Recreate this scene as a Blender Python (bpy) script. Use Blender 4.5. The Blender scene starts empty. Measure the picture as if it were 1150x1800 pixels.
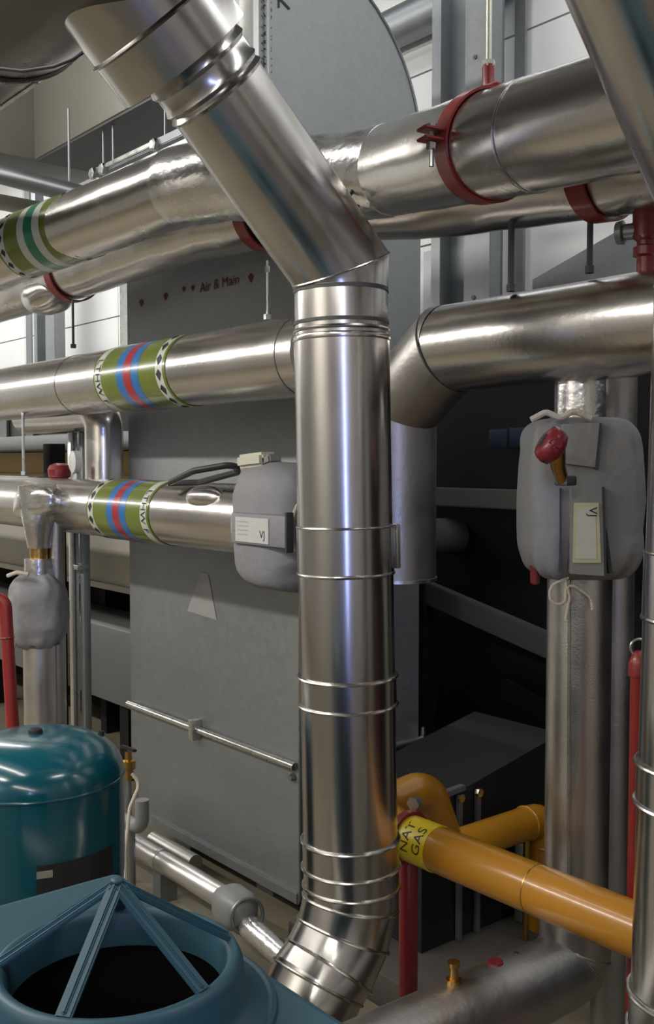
import bpy, bmesh, math, random
from mathutils import Vector as V, Matrix, noise

sc = bpy.context.scene
PI = math.pi
random.seed(7)

# ---------------------------------------------------------------- camera
# room axes: +X runs along the pipe runs, +Y to the panelled wall, Z up
FPX = 1800.0
YAW = math.radians(39.3)                     # angle between view axis and -X
PIT = math.radians(2.86)
EYE = V((0, 0, 1.82))
FH = V((-math.cos(YAW), math.sin(YAW), 0))
RT = V((math.sin(YAW), math.cos(YAW), 0))
FW = FH * math.cos(PIT) + V((0, 0, -math.sin(PIT)))
UP = RT.cross(FW)
cd = bpy.data.cameras.new('camera')
cam = bpy.data.objects.new('camera', cd)
sc.collection.objects.link(cam)
cam.matrix_world = Matrix(((RT.x, UP.x, -FW.x, EYE.x), (RT.y, UP.y, -FW.y, EYE.y), (RT.z, UP.z, -FW.z, EYE.z), (0, 0, 0, 1)))
cd.sensor_fit = 'VERTICAL'; cd.sensor_height = 24; cd.sensor_width = 24; cd.lens = 24 * FPX / 1800
cd.clip_start = 0.05
sc.camera = cam

# ---------------------------------------------------------------- world and lamps
w = bpy.data.worlds.new('world'); sc.world = w; w.use_nodes = True
w.node_tree.nodes['Background'].inputs[0].default_value = (0.8, 0.82, 0.85, 1)
w.node_tree.nodes['Background'].inputs[1].default_value = 0.05


def area(name, loc, sx, sy, power, col, aim=None):
    ld = bpy.data.lights.new(name, 'AREA'); ld.shape = 'RECTANGLE'; ld.size = sx; ld.size_y = sy
    ld.energy = power; ld.color = col
    o = bpy.data.objects.new(name, ld); sc.collection.objects.link(o); o.location = loc
    d = (V(aim) - V(loc)) if aim else V((0, 0, -1))
    o.rotation_euler = d.to_track_quat('-Z', 'Y').to_euler()
    return o


area('aisle_tube_light', (-7.4, -1.3, 3.62), 11.0, 0.14, 330, (1, 0.965, 0.91)).rotation_euler = (math.radians(50), 0, 0)
area('front_tube_light', (1.7, -1.9, 3.42), 4.4, 0.12, 70, (1, 0.955, 0.88)).rotation_euler = (math.radians(60), 0, 0)
area('rear_fill_light', (-2.3, -2.7, 3.5), 2.4, 0.2, 95, (1, 0.95, 0.88)).rotation_euler = (math.radians(-60), 0, 0)  # added fill, washes the unseen front wall so the flues reflect it
area('upper_tube_light', (-6.5, -0.2, 4.57), 10.0, 0.12, 190, (1, 0.97, 0.92)).rotation_euler = (math.radians(40), 0, 0)
area('wall_tube_light', (-2.5, 3.9, 4.9), 9.0, 0.15, 34, (0.97, 0.98, 1.0))
area('bend_fill_light', (0.6, 2.5, 5.1), 0.15, 2.4, 60, (0.97, 0.99, 1.0)).rotation_euler = (0, math.radians(50), 0)  # added lamp, brightens the end face of the duct's upper bend
area('far_tube_light', (-9.3, 3.2, 4.9), 6.0, 0.16, 150, (0.98, 0.99, 0.98))
area('window_light', (3.9, -2.7, 1.8), 0.26, 2.5, 62, (0.36, 0.45, 1.0), (-2.4, 2, 1.8))

vs = sc.view_settings
vs.view_transform = 'Standard'; vs.look = 'None'; vs.gamma = 1.0; vs.use_curve_mapping = False
vs.exposure = -0.2


# ---------------------------------------------------------------- geometry helpers
def ray(px, py):
    return (FW * FPX + RT * (px - 575.0) + UP * (900.0 - py)) / FPX


def at_d(px, py, d): return EYE + ray(px, py) * d


def at_ax(px, py, ax, val):
    r = ray(px, py); return EYE + r * ((val - EYE[ax]) / r[ax])


def at_x(px, py, x): return at_ax(px, py, 0, x)
def at_y(px, py, y): return at_ax(px, py, 1, y)
def at_z(px, py, z): return at_ax(px, py, 2, z)


def root_loc(o):
    p = V((0, 0, 0))
    while o is not None:
        p = p + o.location; o = o.parent
    return p


def frame(t):
    t = t.normalized()
    a = V((0, 0, 1)) if abs(t.z) < 0.9 else V((0, 1, 0))
    u = t.cross(a).normalized()
    return u, u.cross(t).normalized()          # u sideways, v "up"


def fillet(pts, rad, n=8):
    pts = [V(p) for p in pts]
    out = [pts[0]]
    for i in range(1, len(pts) - 1):
        a, b, c = pts[i - 1], pts[i], pts[i + 1]
        d1 = (a - b).normalized(); d2 = (c - b).normalized()
        ang = d1.angle(d2)
        t = min(rad / math.tan(ang / 2), (a - b).length * .49, (c - b).length * .49)
        p1 = b + d1 * t; p2 = b + d2 * t
        rr = t * math.tan(ang / 2)
        cen = b + (d1 + d2).normalized() * (rr / math.sin(ang / 2))
        e1 = p1 - cen; e2 = p2 - cen
        th = e1.angle(e2)
        for k in range(n + 1):
            s = k / n
            out.append(cen + (e1 * math.sin((1 - s) * th) + e2 * math.sin(s * th)) / math.sin(th))
    out.append(pts[-1])
    return out


class MB:
    def __init__(self): self.bm = bmesh.new(); self.seed = 0

    def _skin(self, rings, caps=True, closed=False):
        bm = self.bm
        vr = [[bm.verts.new(p) for p in r] for r in rings]
        n = len(vr[0])
        for i in range(len(vr) - 1):
            for j in range(n):
                bm.faces.new((vr[i][j], vr[i][(j + 1) % n], vr[i + 1][(j + 1) % n], vr[i + 1][j]))
        if closed:
            for j in range(n):
                bm.faces.new((vr[-1][j], vr[-1][(j + 1) % n], vr[0][(j + 1) % n], vr[0][j]))
        elif caps:
            bm.faces.new(list(reversed(vr[0]))); bm.faces.new(vr[-1])
        return self

    def tube(self, pts, r, seg=32, caps=True, wob=0.0, step=None):
        pts = [V(p) for p in pts]
        rs = r if isinstance(r, (list, tuple)) else [r] * len(pts)
        if step:
            np_, nr = [pts[0]], [rs[0]]
            for i in range(1, len(pts)):
                k = max(1, int((pts[i] - pts[i - 1]).length / step))
                for q in range(1, k + 1):
                    np_.append(pts[i - 1].lerp(pts[i], q / k)); nr.append(rs[i - 1] + (rs[i] - rs[i - 1]) * q / k)
            pts, rs = np_, nr
        t0 = (pts[1] - pts[0]).normalized()
        u, v = frame(t0)
        rings = []
        for i, p in enumerate(pts):
            tin = (pts[i] - pts[i - 1]).normalized() if i else (pts[1] - pts[0]).normalized()
            tout = (pts[i + 1] - pts[i]).normalized() if i < len(pts) - 1 else tin
            nrm = (tin + tout).normalized()
            rg = []
            for k in range(seg):
                a = 2 * PI * k / seg
                rr = rs[i]
                o = (u * math.cos(a) + v * math.sin(a))
                if wob:
                    rr += wob * noise.noise((p + o * rs[i]) * 9.0 + V((self.seed, 0, 0)))
                o = o * rr
                o = o - tin * (o.dot(nrm) / max(0.2, tin.dot(nrm)))
                rg.append(p + o)
            rings.append(rg)
            if i < len(pts) - 1 and tin.dot(tout) < 0.999999:
                q = tin.rotation_difference(tout)
                u = q @ u; v = q @ v
        return self._skin(rings, caps)

    def lathe(self, p0, axis, prof, seg=40, caps=True):
        p0 = V(p0); t = V(axis).normalized(); u, v = frame(t)
        rings = [[p0 + t * s + (u * math.cos(2 * PI * k / seg) + v * math.sin(2 * PI * k / seg)) * max(r, 1e-4) for k in range(seg)] for s, r in prof]
        return self._skin(rings, caps)

    def ring(self, p0, axis, r_in, r_out, width, seg=48):
        p0 = V(p0); t = V(axis).normalized(); u, v = frame(t)
        rings = []
        for s, r in ((-width / 2, r_in), (-width / 2, r_out), (width / 2, r_out), (width / 2, r_in)):
            rings.append([p0 + t * s + (u * math.cos(2 * PI * k / seg) + v * math.sin(2 * PI * k / seg)) * r for k in range(seg)])
        return self._skin(rings, closed=True)

    def torus(self, p0, axis, R, r, seg=40, ms=8, sq=1.0):
        p0 = V(p0); t = V(axis).normalized(); u, v = frame(t)
        rings = []
        for i in range(ms):
            b = 2 * PI * i / ms
            rings.append([p0 + t * (math.sin(b) * r * sq) + (u * math.cos(2 * PI * k / seg) + v * math.sin(2 * PI * k / seg)) * (R + math.cos(b) * r) for k in range(seg)])
        return self._skin(rings, closed=True)

    def box(self, lo, hi, bev=0.0):
        lo, hi = V(lo), V(hi)
        res = bmesh.ops.create_cube(self.bm, size=1.0, matrix=Matrix.Translation((lo + hi) / 2) @ Matrix.Diagonal((hi.x - lo.x, hi.y - lo.y, hi.z - lo.z, 1)))
        if bev:
            es = list({e for vv in res['verts'] for e in vv.link_edges})
            bmesh.ops.bevel(self.bm, geom=es, offset=bev, segments=2, affect='EDGES', profile=0.5)
        return self

    def bar(self, p0, p1, wd, ht, bev=0.0, up=None):
        p0, p1 = V(p0), V(p1); t = (p1 - p0).normalized(); u, v = frame(t)
        if up is not None:
            u = t.cross(V(up)).normalized(); v = u.cross(t).normalized()
        L = (p1 - p0).length; c = (p0 + p1) / 2
        m = Matrix(((u.x * wd, v.x * ht, t.x * L, c.x), (u.y * wd, v.y * ht, t.y * L, c.y), (u.z * wd, v.z * ht, t.z * L, c.z), (0, 0, 0, 1)))
        res = bmesh.ops.create_cube(self.bm, size=1.0, matrix=m)
        if bev:
            es = list({e for vv in res['verts'] for e in vv.link_edges})
            bmesh.ops.bevel(self.bm, geom=es, offset=bev, segments=2, affect='EDGES')
        return self

    def prism(self, poly, ext):
        ext = V(ext)
        a = [self.bm.verts.new(V(p)) for p in poly]; b = [self.bm.verts.new(V(p) + ext) for p in poly]
        n = len(a)
        self.bm.faces.new(a); self.bm.faces.new(list(reversed(b)))
        for i in range(n): self.bm.faces.new((a[i], b[i], b[(i + 1) % n], a[(i + 1) % n]))
        return self

    def blob(self, c, half, ex=4.0, amp=0.0, freq=10.0, nu=40, nv=24, axes=None, fold=0.0, pinch=0.0):
        """soft pillow shape; axes = (x,y,z) vectors, z is the long axis"""
        c = V(c); ax = axes or (V((1, 0, 0)), V((0, 1, 0)), V((0, 0, 1)))
        rings = []

        def sg(x, e): return math.copysign(abs(x) ** e, x)
        e = 2.0 / ex
        for i in range(nv + 1):
            ph = -PI / 2 + PI * (0.02 + 0.96 * i / nv)
            rg = []
            for k in range(nu):
                th = 2 * PI * k / nu
                x = sg(math.cos(ph), e) * sg(math.cos(th), e); y = sg(math.cos(ph), e) * sg(math.sin(th), e); z = sg(math.sin(ph), e)
                p = V((x * half[0], y * half[1], z * half[2]))
                m = 1.0
                if amp:
                    m += amp * (noise.noise(p * freq + c) + 0.5 * noise.noise(p * freq * 2.3 + c))
                if fold:
                    m += fold * math.sin(th * 9 + 3 * noise.noise(p * 6)) * abs(z) ** 3
                if pinch: m *= 1 - pinch * abs(z) ** 4
                rg.append(c + ax[0] * p.x * m + ax[1] * p.y * m + ax[2] * p.z)
            rings.append(rg)
        return self._skin(rings)

    def build(self, name, material, parent=None, smooth=35, **props):
        bm = self.bm
        bmesh.ops.recalc_face_normals(bm, faces=bm.faces)
        me = bpy.data.meshes.new(name)
        o = bpy.data.objects.new(name, me); sc.collection.objects.link(o)
        if parent is not None:
            off = root_loc(parent); o.parent = parent
            bmesh.ops.translate(bm, verts=bm.verts, vec=-off)
        else:
            xs = [v.co for v in bm.verts]
            lo = V([min(p[i] for p in xs) for i in range(3)]); hi = V([max(p[i] for p in xs) for i in range(3)])
            off = V(((lo.x + hi.x) / 2, (lo.y + hi.y) / 2, lo.z))
            bmesh.ops.translate(bm, verts=bm.verts, vec=-off); o.location = off
        bm.to_mesh(me); bm.free()
        me.materials.append(material)
        if smooth:
            me.polygons.foreach_set('use_smooth', [True] * len(me.polygons))
            me.set_sharp_from_angle(angle=math.radians(smooth))
        for k, v in props.items(): o[k] = v
        return o


def thing(name, label, cat, loc, group=None):
    o = bpy.data.objects.new(name, None); sc.collection.objects.link(o)
    o.location = V(loc); o.empty_display_size = 0.1
    o['label'] = label; o['category'] = cat
    if group: o['group'] = group
    return o


def tag(o, label, cat, group=None):
    o['label'] = label; o['category'] = cat
    if group: o['group'] = group
    return o


def part(o, label): o['label'] = label; return o


_dg = None


def glyphs(body, size):
    cu = bpy.data.curves.new('lettering', 'FONT'); cu.body = body; cu.size = size
    cu.align_x = 'CENTER'; cu.align_y = 'CENTER'
    o = bpy.data.objects.new('lettering', cu); sc.collection.objects.link(o)
    dg = bpy.context.evaluated_depsgraph_get()
    me = bpy.data.meshes.new_from_object(o.evaluated_get(dg))
    vs_ = [v.co.copy() for v in me.vertices]; fs = [list(p.vertices) for p in me.polygons]
    bpy.data.objects.remove(o); bpy.data.curves.remove(cu); bpy.data.meshes.remove(me)
    return vs_, fs


def letters(body, size, fn, material, parent, name='lettering', yscale=1.0):
    vs_, fs = glyphs(body, size)
    mb = MB()
    vv = [mb.bm.verts.new(fn(p.x, p.y * yscale)) for p in vs_]
    for f in fs:
        try: mb.bm.faces.new([vv[i] for i in f])
        except ValueError: pass
    return mb.build(name, material, parent, smooth=0)


# ---------------------------------------------------------------- materials
def mat(name, col, metal=0.0, rough=0.5, bump=0.0, bscale=40.0, vary=0.0, vscale=3.0, rvary=0.0, spangle=False, stretch=None, coat=0.0, spec=None, aniso=0.0):
    m = bpy.data.materials.new(name); m.use_nodes = True
    nt = m.node_tree; b = nt.nodes['Principled BSDF']
    b.inputs['Base Color'].default_value = (*col, 1); b.inputs['Metallic'].default_value = metal; b.inputs['Roughness'].default_value = rough
    if coat: b.inputs['Coat Weight'].default_value = coat; b.inputs['Coat Roughness'].default_value = 0.12
    if spec is not None: b.inputs['Specular IOR Level'].default_value = spec
    tc = nt.nodes.new('ShaderNodeTexCoord'); src = tc.outputs['Object']
    if stretch:
        mp = nt.nodes.new('ShaderNodeMapping'); mp.inputs['Scale'].default_value = stretch
        nt.links.new(src, mp.inputs['Vector']); src = mp.outputs['Vector']
    if vary or rvary:
        if spangle:
            tx = nt.nodes.new('ShaderNodeTexVoronoi'); tx.inputs['Scale'].default_value = vscale * 14
            tv = tx.outputs['Color']
            n2 = nt.nodes.new('ShaderNodeTexNoise'); n2.inputs['Scale'].default_value = vscale * .5; n2.inputs['Detail'].default_value = 4
            sp = nt.nodes.new('ShaderNodeSeparateColor'); nt.links.new(tv, sp.inputs[0])
            mx = nt.nodes.new('ShaderNodeMath'); mx.operation = 'MULTIPLY_ADD'; mx.inputs[1].default_value = 0.25
            nt.links.new(sp.outputs[0], mx.inputs[0]); nt.links.new(n2.outputs['Fac'], mx.inputs[2])
            fac = mx.outputs[0]
        else:
            tx = nt.nodes.new('ShaderNodeTexNoise'); tx.inputs['Scale'].default_value = vscale; tx.inputs['Detail'].default_value = 5
            fac = tx.outputs['Fac']
        nt.links.new(src, tx.inputs['Vector'])
        if vary:
            mr = nt.nodes.new('ShaderNodeMapRange'); mr.inputs['From Min'].default_value = 0.25; mr.inputs['From Max'].default_value = 0.8
            mr.inputs['To Min'].default_value = 1 - vary; mr.inputs['To Max'].default_value = 1 + vary
            nt.links.new(fac, mr.inputs['Value'])
            mc = nt.nodes.new('ShaderNodeVectorMath'); mc.operation = 'SCALE'; mc.inputs[0].default_value = col
            nt.links.new(mr.outputs[0], mc.inputs['Scale']); nt.links.new(mc.outputs[0], b.inputs['Base Color'])
        if rvary:
            mr = nt.nodes.new('ShaderNodeMapRange'); mr.inputs['From Min'].default_value = 0.25; mr.inputs['From Max'].default_value = 0.8
            mr.inputs['To Min'].default_value = rough - rvary; mr.inputs['To Max'].default_value = rough + rvary
            nt.links.new(fac, mr.inputs['Value']); nt.links.new(mr.outputs[0], b.inputs['Roughness'])
    if bump:
        nb = nt.nodes.new('ShaderNodeTexNoise'); nb.inputs['Scale'].default_value = bscale; nb.inputs['Detail'].default_value = 3
        nt.links.new(src, nb.inputs['Vector'])
        bp = nt.nodes.new('ShaderNodeBump'); bp.inputs['Strength'].default_value = bump; bp.inputs['Distance'].default_value = 0.01
        nt.links.new(nb.outputs['Fac'], bp.inputs['Height']); nt.links.new(bp.outputs['Normal'], b.inputs['Normal'])
    return m


M = dict(
    stainless=mat('stainless_steel', (0.5, 0.482, 0.46), 1, 0.23, 0.02, 6, 0.08, 5, 0.04, stretch=(3, 3, 0.6)),
    header=mat('flue_header_steel', (0.13, 0.127, 0.12), 1, 0.3, 0.03, 5, 0.12, 4, 0.06),
    foil=mat('aluminium_foil_cladding', (0.64, 0.61, 0.58), 1, 0.25, 0.05, 60, 0.06, 5, 0.05),
    foilb=mat('bright_crinkled_foil', (0.78, 0.77, 0.76), 1, 0.27, 0.3, 26, 0.08, 12, 0.06),
    foilp=mat('pebbled_foil_cladding', (0.62, 0.6, 0.58), 1, 0.33, 0.10, 220, 0.06, 10, 0.06),
    greypipe=mat('weathered_grey_cladding', (0.4, 0.385, 0.365), 1, 0.42, 0.10, 60, 0.12, 7, 0.08),
    galv=mat('galvanised_sheet', (0.27, 0.285, 0.29), 0.75, 0.48, 0.03, 12, 0.11, 3, 0.06, spangle=True),
    galvd=mat('dark_galvanised_channel', (0.25, 0.27, 0.28), 0.8, 0.45, 0.03, 20, 0.1, 6, 0.05),
    zinc=mat('zinc_plated_steel', (0.6, 0.6, 0.57), 1, 0.3, 0.03, 60, 0.08, 20, 0.06),
    darkrod=mat('dark_threaded_steel', (0.1, 0.1, 0.1), 0.9, 0.45, 0.4, 400),
    rodw=mat('pale_plated_rod', (0.62, 0.62, 0.52), 0.7, 0.4, 0.1, 300),
    fabric=mat('grey_insulation_fabric', (0.215, 0.215, 0.222), 0, 0.65, 0.3, 40, 0.08, 8),
    seam=mat('dark_edge_and_crease_shade', (0.04, 0.042, 0.045), 0, 0.8),
    card=mat('white_label_card', (0.5, 0.5, 0.47), 0, 0.5, 0, 40, 0.05, 30),
    cardy=mat('cream_label_card', (0.48, 0.46, 0.3), 0, 0.5, 0, 40, 0.07, 30),
    print_=mat('black_print', (0.012, 0.012, 0.014), 0, 0.6),
    printg=mat('pale_grey_print', (0.36, 0.36, 0.34), 0, 0.6),
    redprint=mat('dark_red_marker', (0.1, 0.01, 0.012), 0, 0.7),
    rope=mat('cotton_cord', (0.55, 0.5, 0.42), 0, 0.9, 0.5, 300),
    green=mat('olive_green_tape', (0.125, 0.16, 0.014), 0, 0.28, 0.05, 25, 0.08, 14, coat=0.4),
    white=mat('white_tape', (0.5, 0.52, 0.46), 0, 0.35, 0.03, 25, coat=0.3),
    blue=mat('blue_tape', (0.012, 0.13, 0.36), 0, 0.3, 0.03, 25, coat=0.3),
    redt=mat('red_tape', (0.33, 0.012, 0.025), 0, 0.3, 0.03, 25, coat=0.3),
    greent=mat('emerald_tape', (0.006, 0.17, 0.085), 0, 0.3, 0.03, 25, coat=0.3),
    red=mat('red_painted_steel', (0.22, 0.014, 0.011), 0, 0.42, 0.05, 80, 0.15, 10, coat=0.2),
    redd=mat('red_valve_plastic', (0.17, 0.01, 0.015), 0, 0.4, 0.03, 40, coat=0.2),
    yellow=mat('yellow_gas_paint', (0.4, 0.175, 0.012), 0, 0.3, 0.04, 14, 0.07, 6, coat=0.35),
    yellowt=mat('lemon_yellow_tape', (0.66, 0.5, 0.01), 0, 0.35, 0.02, 30),
    ochre=mat('ochre_beam_paint', (0.45, 0.27, 0.03), 0, 0.5, 0, 10, 0.1, 4),
    teal=mat('teal_enamel', (0.001, 0.066, 0.092), 0, 0.2, 0.03, 7, 0.06, 3, coat=0.5),
    plastic=mat('slate_blue_plastic', (0.018, 0.064, 0.09), 0, 0.48, 0.02, 50, 0.05, 6),
    plasticd=mat('dark_blue_plastic', (0.018, 0.036, 0.065), 0, 0.6),
    black=mat('black_rubber', (0.012, 0.012, 0.012), 0, 0.5, 0.03, 60),
    dark=mat('charcoal_and_shade_black', (0.005, 0.0052, 0.0053), 0.1, 0.7, 0.02, 20, 0.1, 4, spec=.25),  # near-black also stands in for shade in voids and gaps
    darkg=mat('dark_grey_casing', (0.009, 0.0096, 0.0098), 0.1, 0.6, 0.02, 20, 0.1, 4),
    greyd=mat('dim_grey_paint_and_shade', (0.06, 0.062, 0.06), 0.1, 0.5, 0.02, 20, 0.06, 4),
    paled=mat('dull_beige_sheet', (0.2, 0.19, 0.165), 0.3, 0.45, 0.02, 10, 0.08, 3),
    greym=mat('mid_grey_paint', (0.11, 0.112, 0.108), 0.1, 0.5, 0.02, 20, 0.06, 4),
    greyp=mat('grey_painted_steel', (0.2, 0.205, 0.2), 0.1, 0.45, 0.02, 20, 0.06, 4),
    pale=mat('pale_beige_sheet', (0.36, 0.34, 0.29), 0.3, 0.45, 0.02, 10, 0.08, 3),
    wall=mat('white_wall_panel', (0.72, 0.73, 0.72), 0, 0.5, 0.02, 20, 0.03, 2),
    joint=mat('wall_joint', (0.34, 0.34, 0.34), 0, 0.7),
    wallg=mat('grey_plaster', (0.62, 0.6, 0.56), 0, 0.8, 0.05, 30, 0.05, 2),
    ceil=mat('dark_grey_soffit', (0.12, 0.12, 0.12), 0, 0.8, 0.05, 20, 0.08, 2),
    floor=mat('beige_concrete', (0.17, 0.145, 0.1), 0, 0.6, 0.06, 30, 0.12, 3),
    plinth=mat('grey_concrete', (0.06, 0.053, 0.045), 0, 0.75, 0.1, 40, 0.12, 6),
    brass=mat('brass', (0.5, 0.3, 0.09), 1, 0.32, 0.03, 50, 0.08, 20),
    ivory=mat('ivory_plastic', (0.5, 0.48, 0.38), 0, 0.45),
    glass=mat('dim_blue_window_pane', (0.03, 0.045, 0.08), 0.0, 0.15),
)

# ---------------------------------------------------------------- setting
XN, XP, YN, YP, ZC = -13.0, 4.2, -3.6, 4.6, 5.5
MB().box((XN, YN, -0.1), (XP, YP + .2, 0)).build('floor', M['floor'], kind='structure')
MB().box((XN, YN, ZC), (XP, YP + .2, ZC + .1)).build('ceiling', M['ceil'], kind='structure')
wb = MB().box((XN, YP + .03, 0), (XP, YP + .15, ZC)).build('wall_back', M['joint'], kind='structure')
z0s = [0.0, 1.1, 2.12, 3.17, 4.24, ZC]
for i in range(8):
    for k in range(5):
        xa = XN + i * (XP - XN) / 8
        MB().box((xa + .006, YP, z0s[k] + .006), (xa + (XP - XN) / 8 - .006, YP + .035, z0s[k + 1] - .006)).build('panel', M['wall'], wb, smooth=0)
MB().box((XN, YN - .1, 0), (XP, YN, ZC)).build('wall_front', M['wallg'], kind='structure')
MB().box((XN - .1, YN, 0), (XN, YP, ZC)).build('wall_left', M['wall'], kind='structure')
MB().box((XP, YN, 0), (XP + .1, YP, ZC)).build('wall_right', M['wallg'], kind='structure')


def post(px0, px1, y, z0, z1, label, material=M['galvd'], flanges=True, holes=True):
    a = at_y(px0, 600, y).x; b = at_y(px1, 600, y).x
    o = thing('steel_column', label, 'column', ((a + b) / 2, y, z0), 'galvanised wall columns')
    wd = b - a
    MB().box((a, y + .03, z0), (b, y + .05, z1)).build('web', material, o, smooth=0)
    if flanges:
        MB().box((a, y - .06, z0), (a + wd * .16, y + .05, z1)).build('flange', M['galv'], o, smooth=0)
        MB().box((b - wd * .42, y - .06, z0), (b, y - .04, z1)).build('flange', M['galv'], o, smooth=0)
        MB().box((b - .012, y - .04, z0), (b, y + .05, z1)).build('lip', M['galv'], o, smooth=0)
    if holes:
        for zz in (2.72, 3.37, 4.02, 4.42):
            for dx in (.25,):
                MB().lathe((b - wd * dx, y - .066, zz), (0, 1, 0), [(0, .013), (.006, .013)], seg=10).build('bolt_head', M['darkrod'], o)
    return o


post(770, 872, 4.3, 0, ZC, 'galvanised steel column on the white wall between foil pipe and ceiling')
post(738, 762, 4.45, 0, 3.1, 'narrow dark steel post beside the wide galvanised column', M['galvd'], False, False)
post(894, 912, 4.5, 0, ZC, 'slim slotted channel fixed to the white wall panels', M['galv'], False, False)
post(70, 106, 4.2, 0, ZC, 'galvanised column on the white wall above the banded middle pipe')
post(41, 50, 4.4, 0, ZC, 'thin dark post on white wall at the far end', M['galvd'], False, False)
post(206, 229, 4.45, 0, ZC, 'bright galvanised strip on white wall at the duct edge', M['zinc'], False, False)

dz_ = at_y(720, 52, 4.36).z + .12
da_, db_ = at_y(560, 0, 4.48).x, at_y(884, 0, 4.48).x
rd_ = thing('round_duct', 'dark round duct high on the white wall beside the galvanised column', 'air duct', ((da_ + db_) / 2, 4.48, dz_ - .12))
MB().lathe((da_, 4.48, dz_), (1, 0, 0), [(0, .118), (db_ - da_, .118)], seg=40).build('duct_body', M['galvd'], rd_)
for xx in (da_ + .2, db_ - .25):
    MB().ring((xx, 4.48, dz_), (1, 0, 0), .117, .1215, .03).build('hanger_band', M['galvd'], rd_)

# ---------------------------------------------------------------- flues
FLX, FLY, FR = -2.014, 1.722, 0.124
FD = 2.65


def zf(py): return at_d(612, py, FD).z


fl = thing('flue_pipe', 'stainless steel flue pipe dropping past the grey duct beside the gas pipe', 'flue', (FLX, FLY, 0.1), 'twin stainless flues')
AX = V((FLX, FLY, 0))
zE = zf(483) + .01
DG = V((0, -math.sin(math.radians(45)), math.cos(math.radians(45))))


def vsec(name, z0, z1, r, bead=True, parent=fl):
    h = z1 - z0
    MB().lathe(AX + V((0, 0, z0)), (0, 0, 1), [(0, r), (h, r)], seg=56, caps=False).build(name, M['stainless'], parent)


def vbead(name, z, r, hgt=.012, out=.007):
    MB().torus(AX + V((0, 0, z)), (0, 0, 1), r, out, seg=56, sq=hgt / out / 2).build(name, M['stainless'], fl)


zb = zf(1548)
vsec('pipe_section', zb, zf(1215), FR)
vsec('pipe_section', zf(1215), zf(1007), FR)
vsec('pipe_section', zf(1007), zf(925), FR + .002)
vsec('pipe_section', zf(925), zf(600), FR - .001)
vsec('pipe_section', zf(600), zf(512), FR - .004)
for z, r, h in ((zf(1007), FR + .001, .01), (zf(925), FR, .007), (zf(598), FR - .002, .016), (zf(584), FR - .004, .01)):
    vbead('swaged_bead', z, r, h, .004)
for za, zc in ((zf(1240), zf(1190)), (zf(1532), zf(1484))):
    b = MB().lathe(AX + V((0, 0, za)), (0, 0, 1), [(0, FR + .003), (zc - za, FR + .003)], seg=56, caps=False).build('locking_band', M['stainless'], fl)
    for z in (za, zc):
        MB().torus(AX + V((0, 0, z)), (0, 0, 1), FR + .003, .006, seg=56, sq=.8).build('bead', M['stainless'], b)
for z in (zf(571), zf(516)):
    MB().ring(AX + V((0, 0, z)), (0, 0, 1), FR - .01, FR - .0015, .009, seg=56).build('joint_groove', M['darkrod'], fl)
# locking clip on the side of the collar
MB().box((FLX + .085, FLY + .085, zf(1000)), (FLX + .105, FLY + .1, zf(922)), .004).build('band_clip', M['zinc'], fl)
# mitred elbow and slanting run
E = V((FLX, FLY, zE))
MB().tube([E - V((0, 0, zE - zf(512))), E, E + DG * .16], [FR - .002, FR + .001, FR + .001], seg=56, caps=False).build('mitred_elbow', M['stainless'], fl)
# raised seam round the mitre
nm = (V((0, 0, 1)) + DG).normalized()
u1 = V((1, 0, 0)); v1 = nm.cross(u1).normalized()
mb = MB(); rr = FR + .001
pts = [E + u1 * rr * math.cos(2 * PI * k / 56) + v1 * (rr / math.cos(math.radians(22.5))) * math.sin(2 * PI * k / 56) for k in range(57)]
mb.tube(pts, .003, seg=6, caps=False).build('mitre_seam', M['stainless'], fl)
MB().lathe(E + DG * .12, DG, [(0, FR + .001), (.41, FR - .003)], seg=56, caps=False).build('slanting_section', M['stainless'], fl)
MB().lathe(E + DG * .512, DG, [(0, FR - .004), (.01, FR + .004), (.02, FR - .004), (.03, FR + .004), (.042, FR - .002), (.07, FR - .002), (.08, FR + .006), (.1, FR - .001)], seg=56, caps=False).build('ribbed_collar', M['stainless'], fl)
SO = -RT; SO = (SO - DG * SO.dot(DG)).normalized() * .02
MB().lathe(E + DG * .612 + SO, DG, [(0, FR - .02), (.004, FR + .046), (.1, FR + .046), (.105, FR + .053), (.111, FR + .046), (.36, FR + .046)], seg=56, caps=False).build('branch_stub', M['stainless'], fl)
# lower gored elbow turning to -Y
gp = [AX + V((0, 0, zb + .02))]
RB = .27
cz = zb - .03
for k in range(5):
    a = math.radians([0, 10, 28, 46, 56][k])
    gp.append(AX + V((0, -RB * (1 - math.cos(a)), cz - RB * math.sin(a))))
gp.append(gp[-1] + V((0, -.48 * math.cos(math.radians(56)) , -.48 * math.sin(math.radians(56)))) * .62)
MB().tube(gp, FR + .001, seg=56).build('gored_elbow', M['stainless'], fl, smooth=12)
for k in range(1, 6):
    tn = (gp[k + 1] - gp[k - 1]).normalized()
    MB().torus(gp[k], tn, FR + .003, .0045, seg=56).build('gore_seam', M['stainless'], fl)


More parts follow.
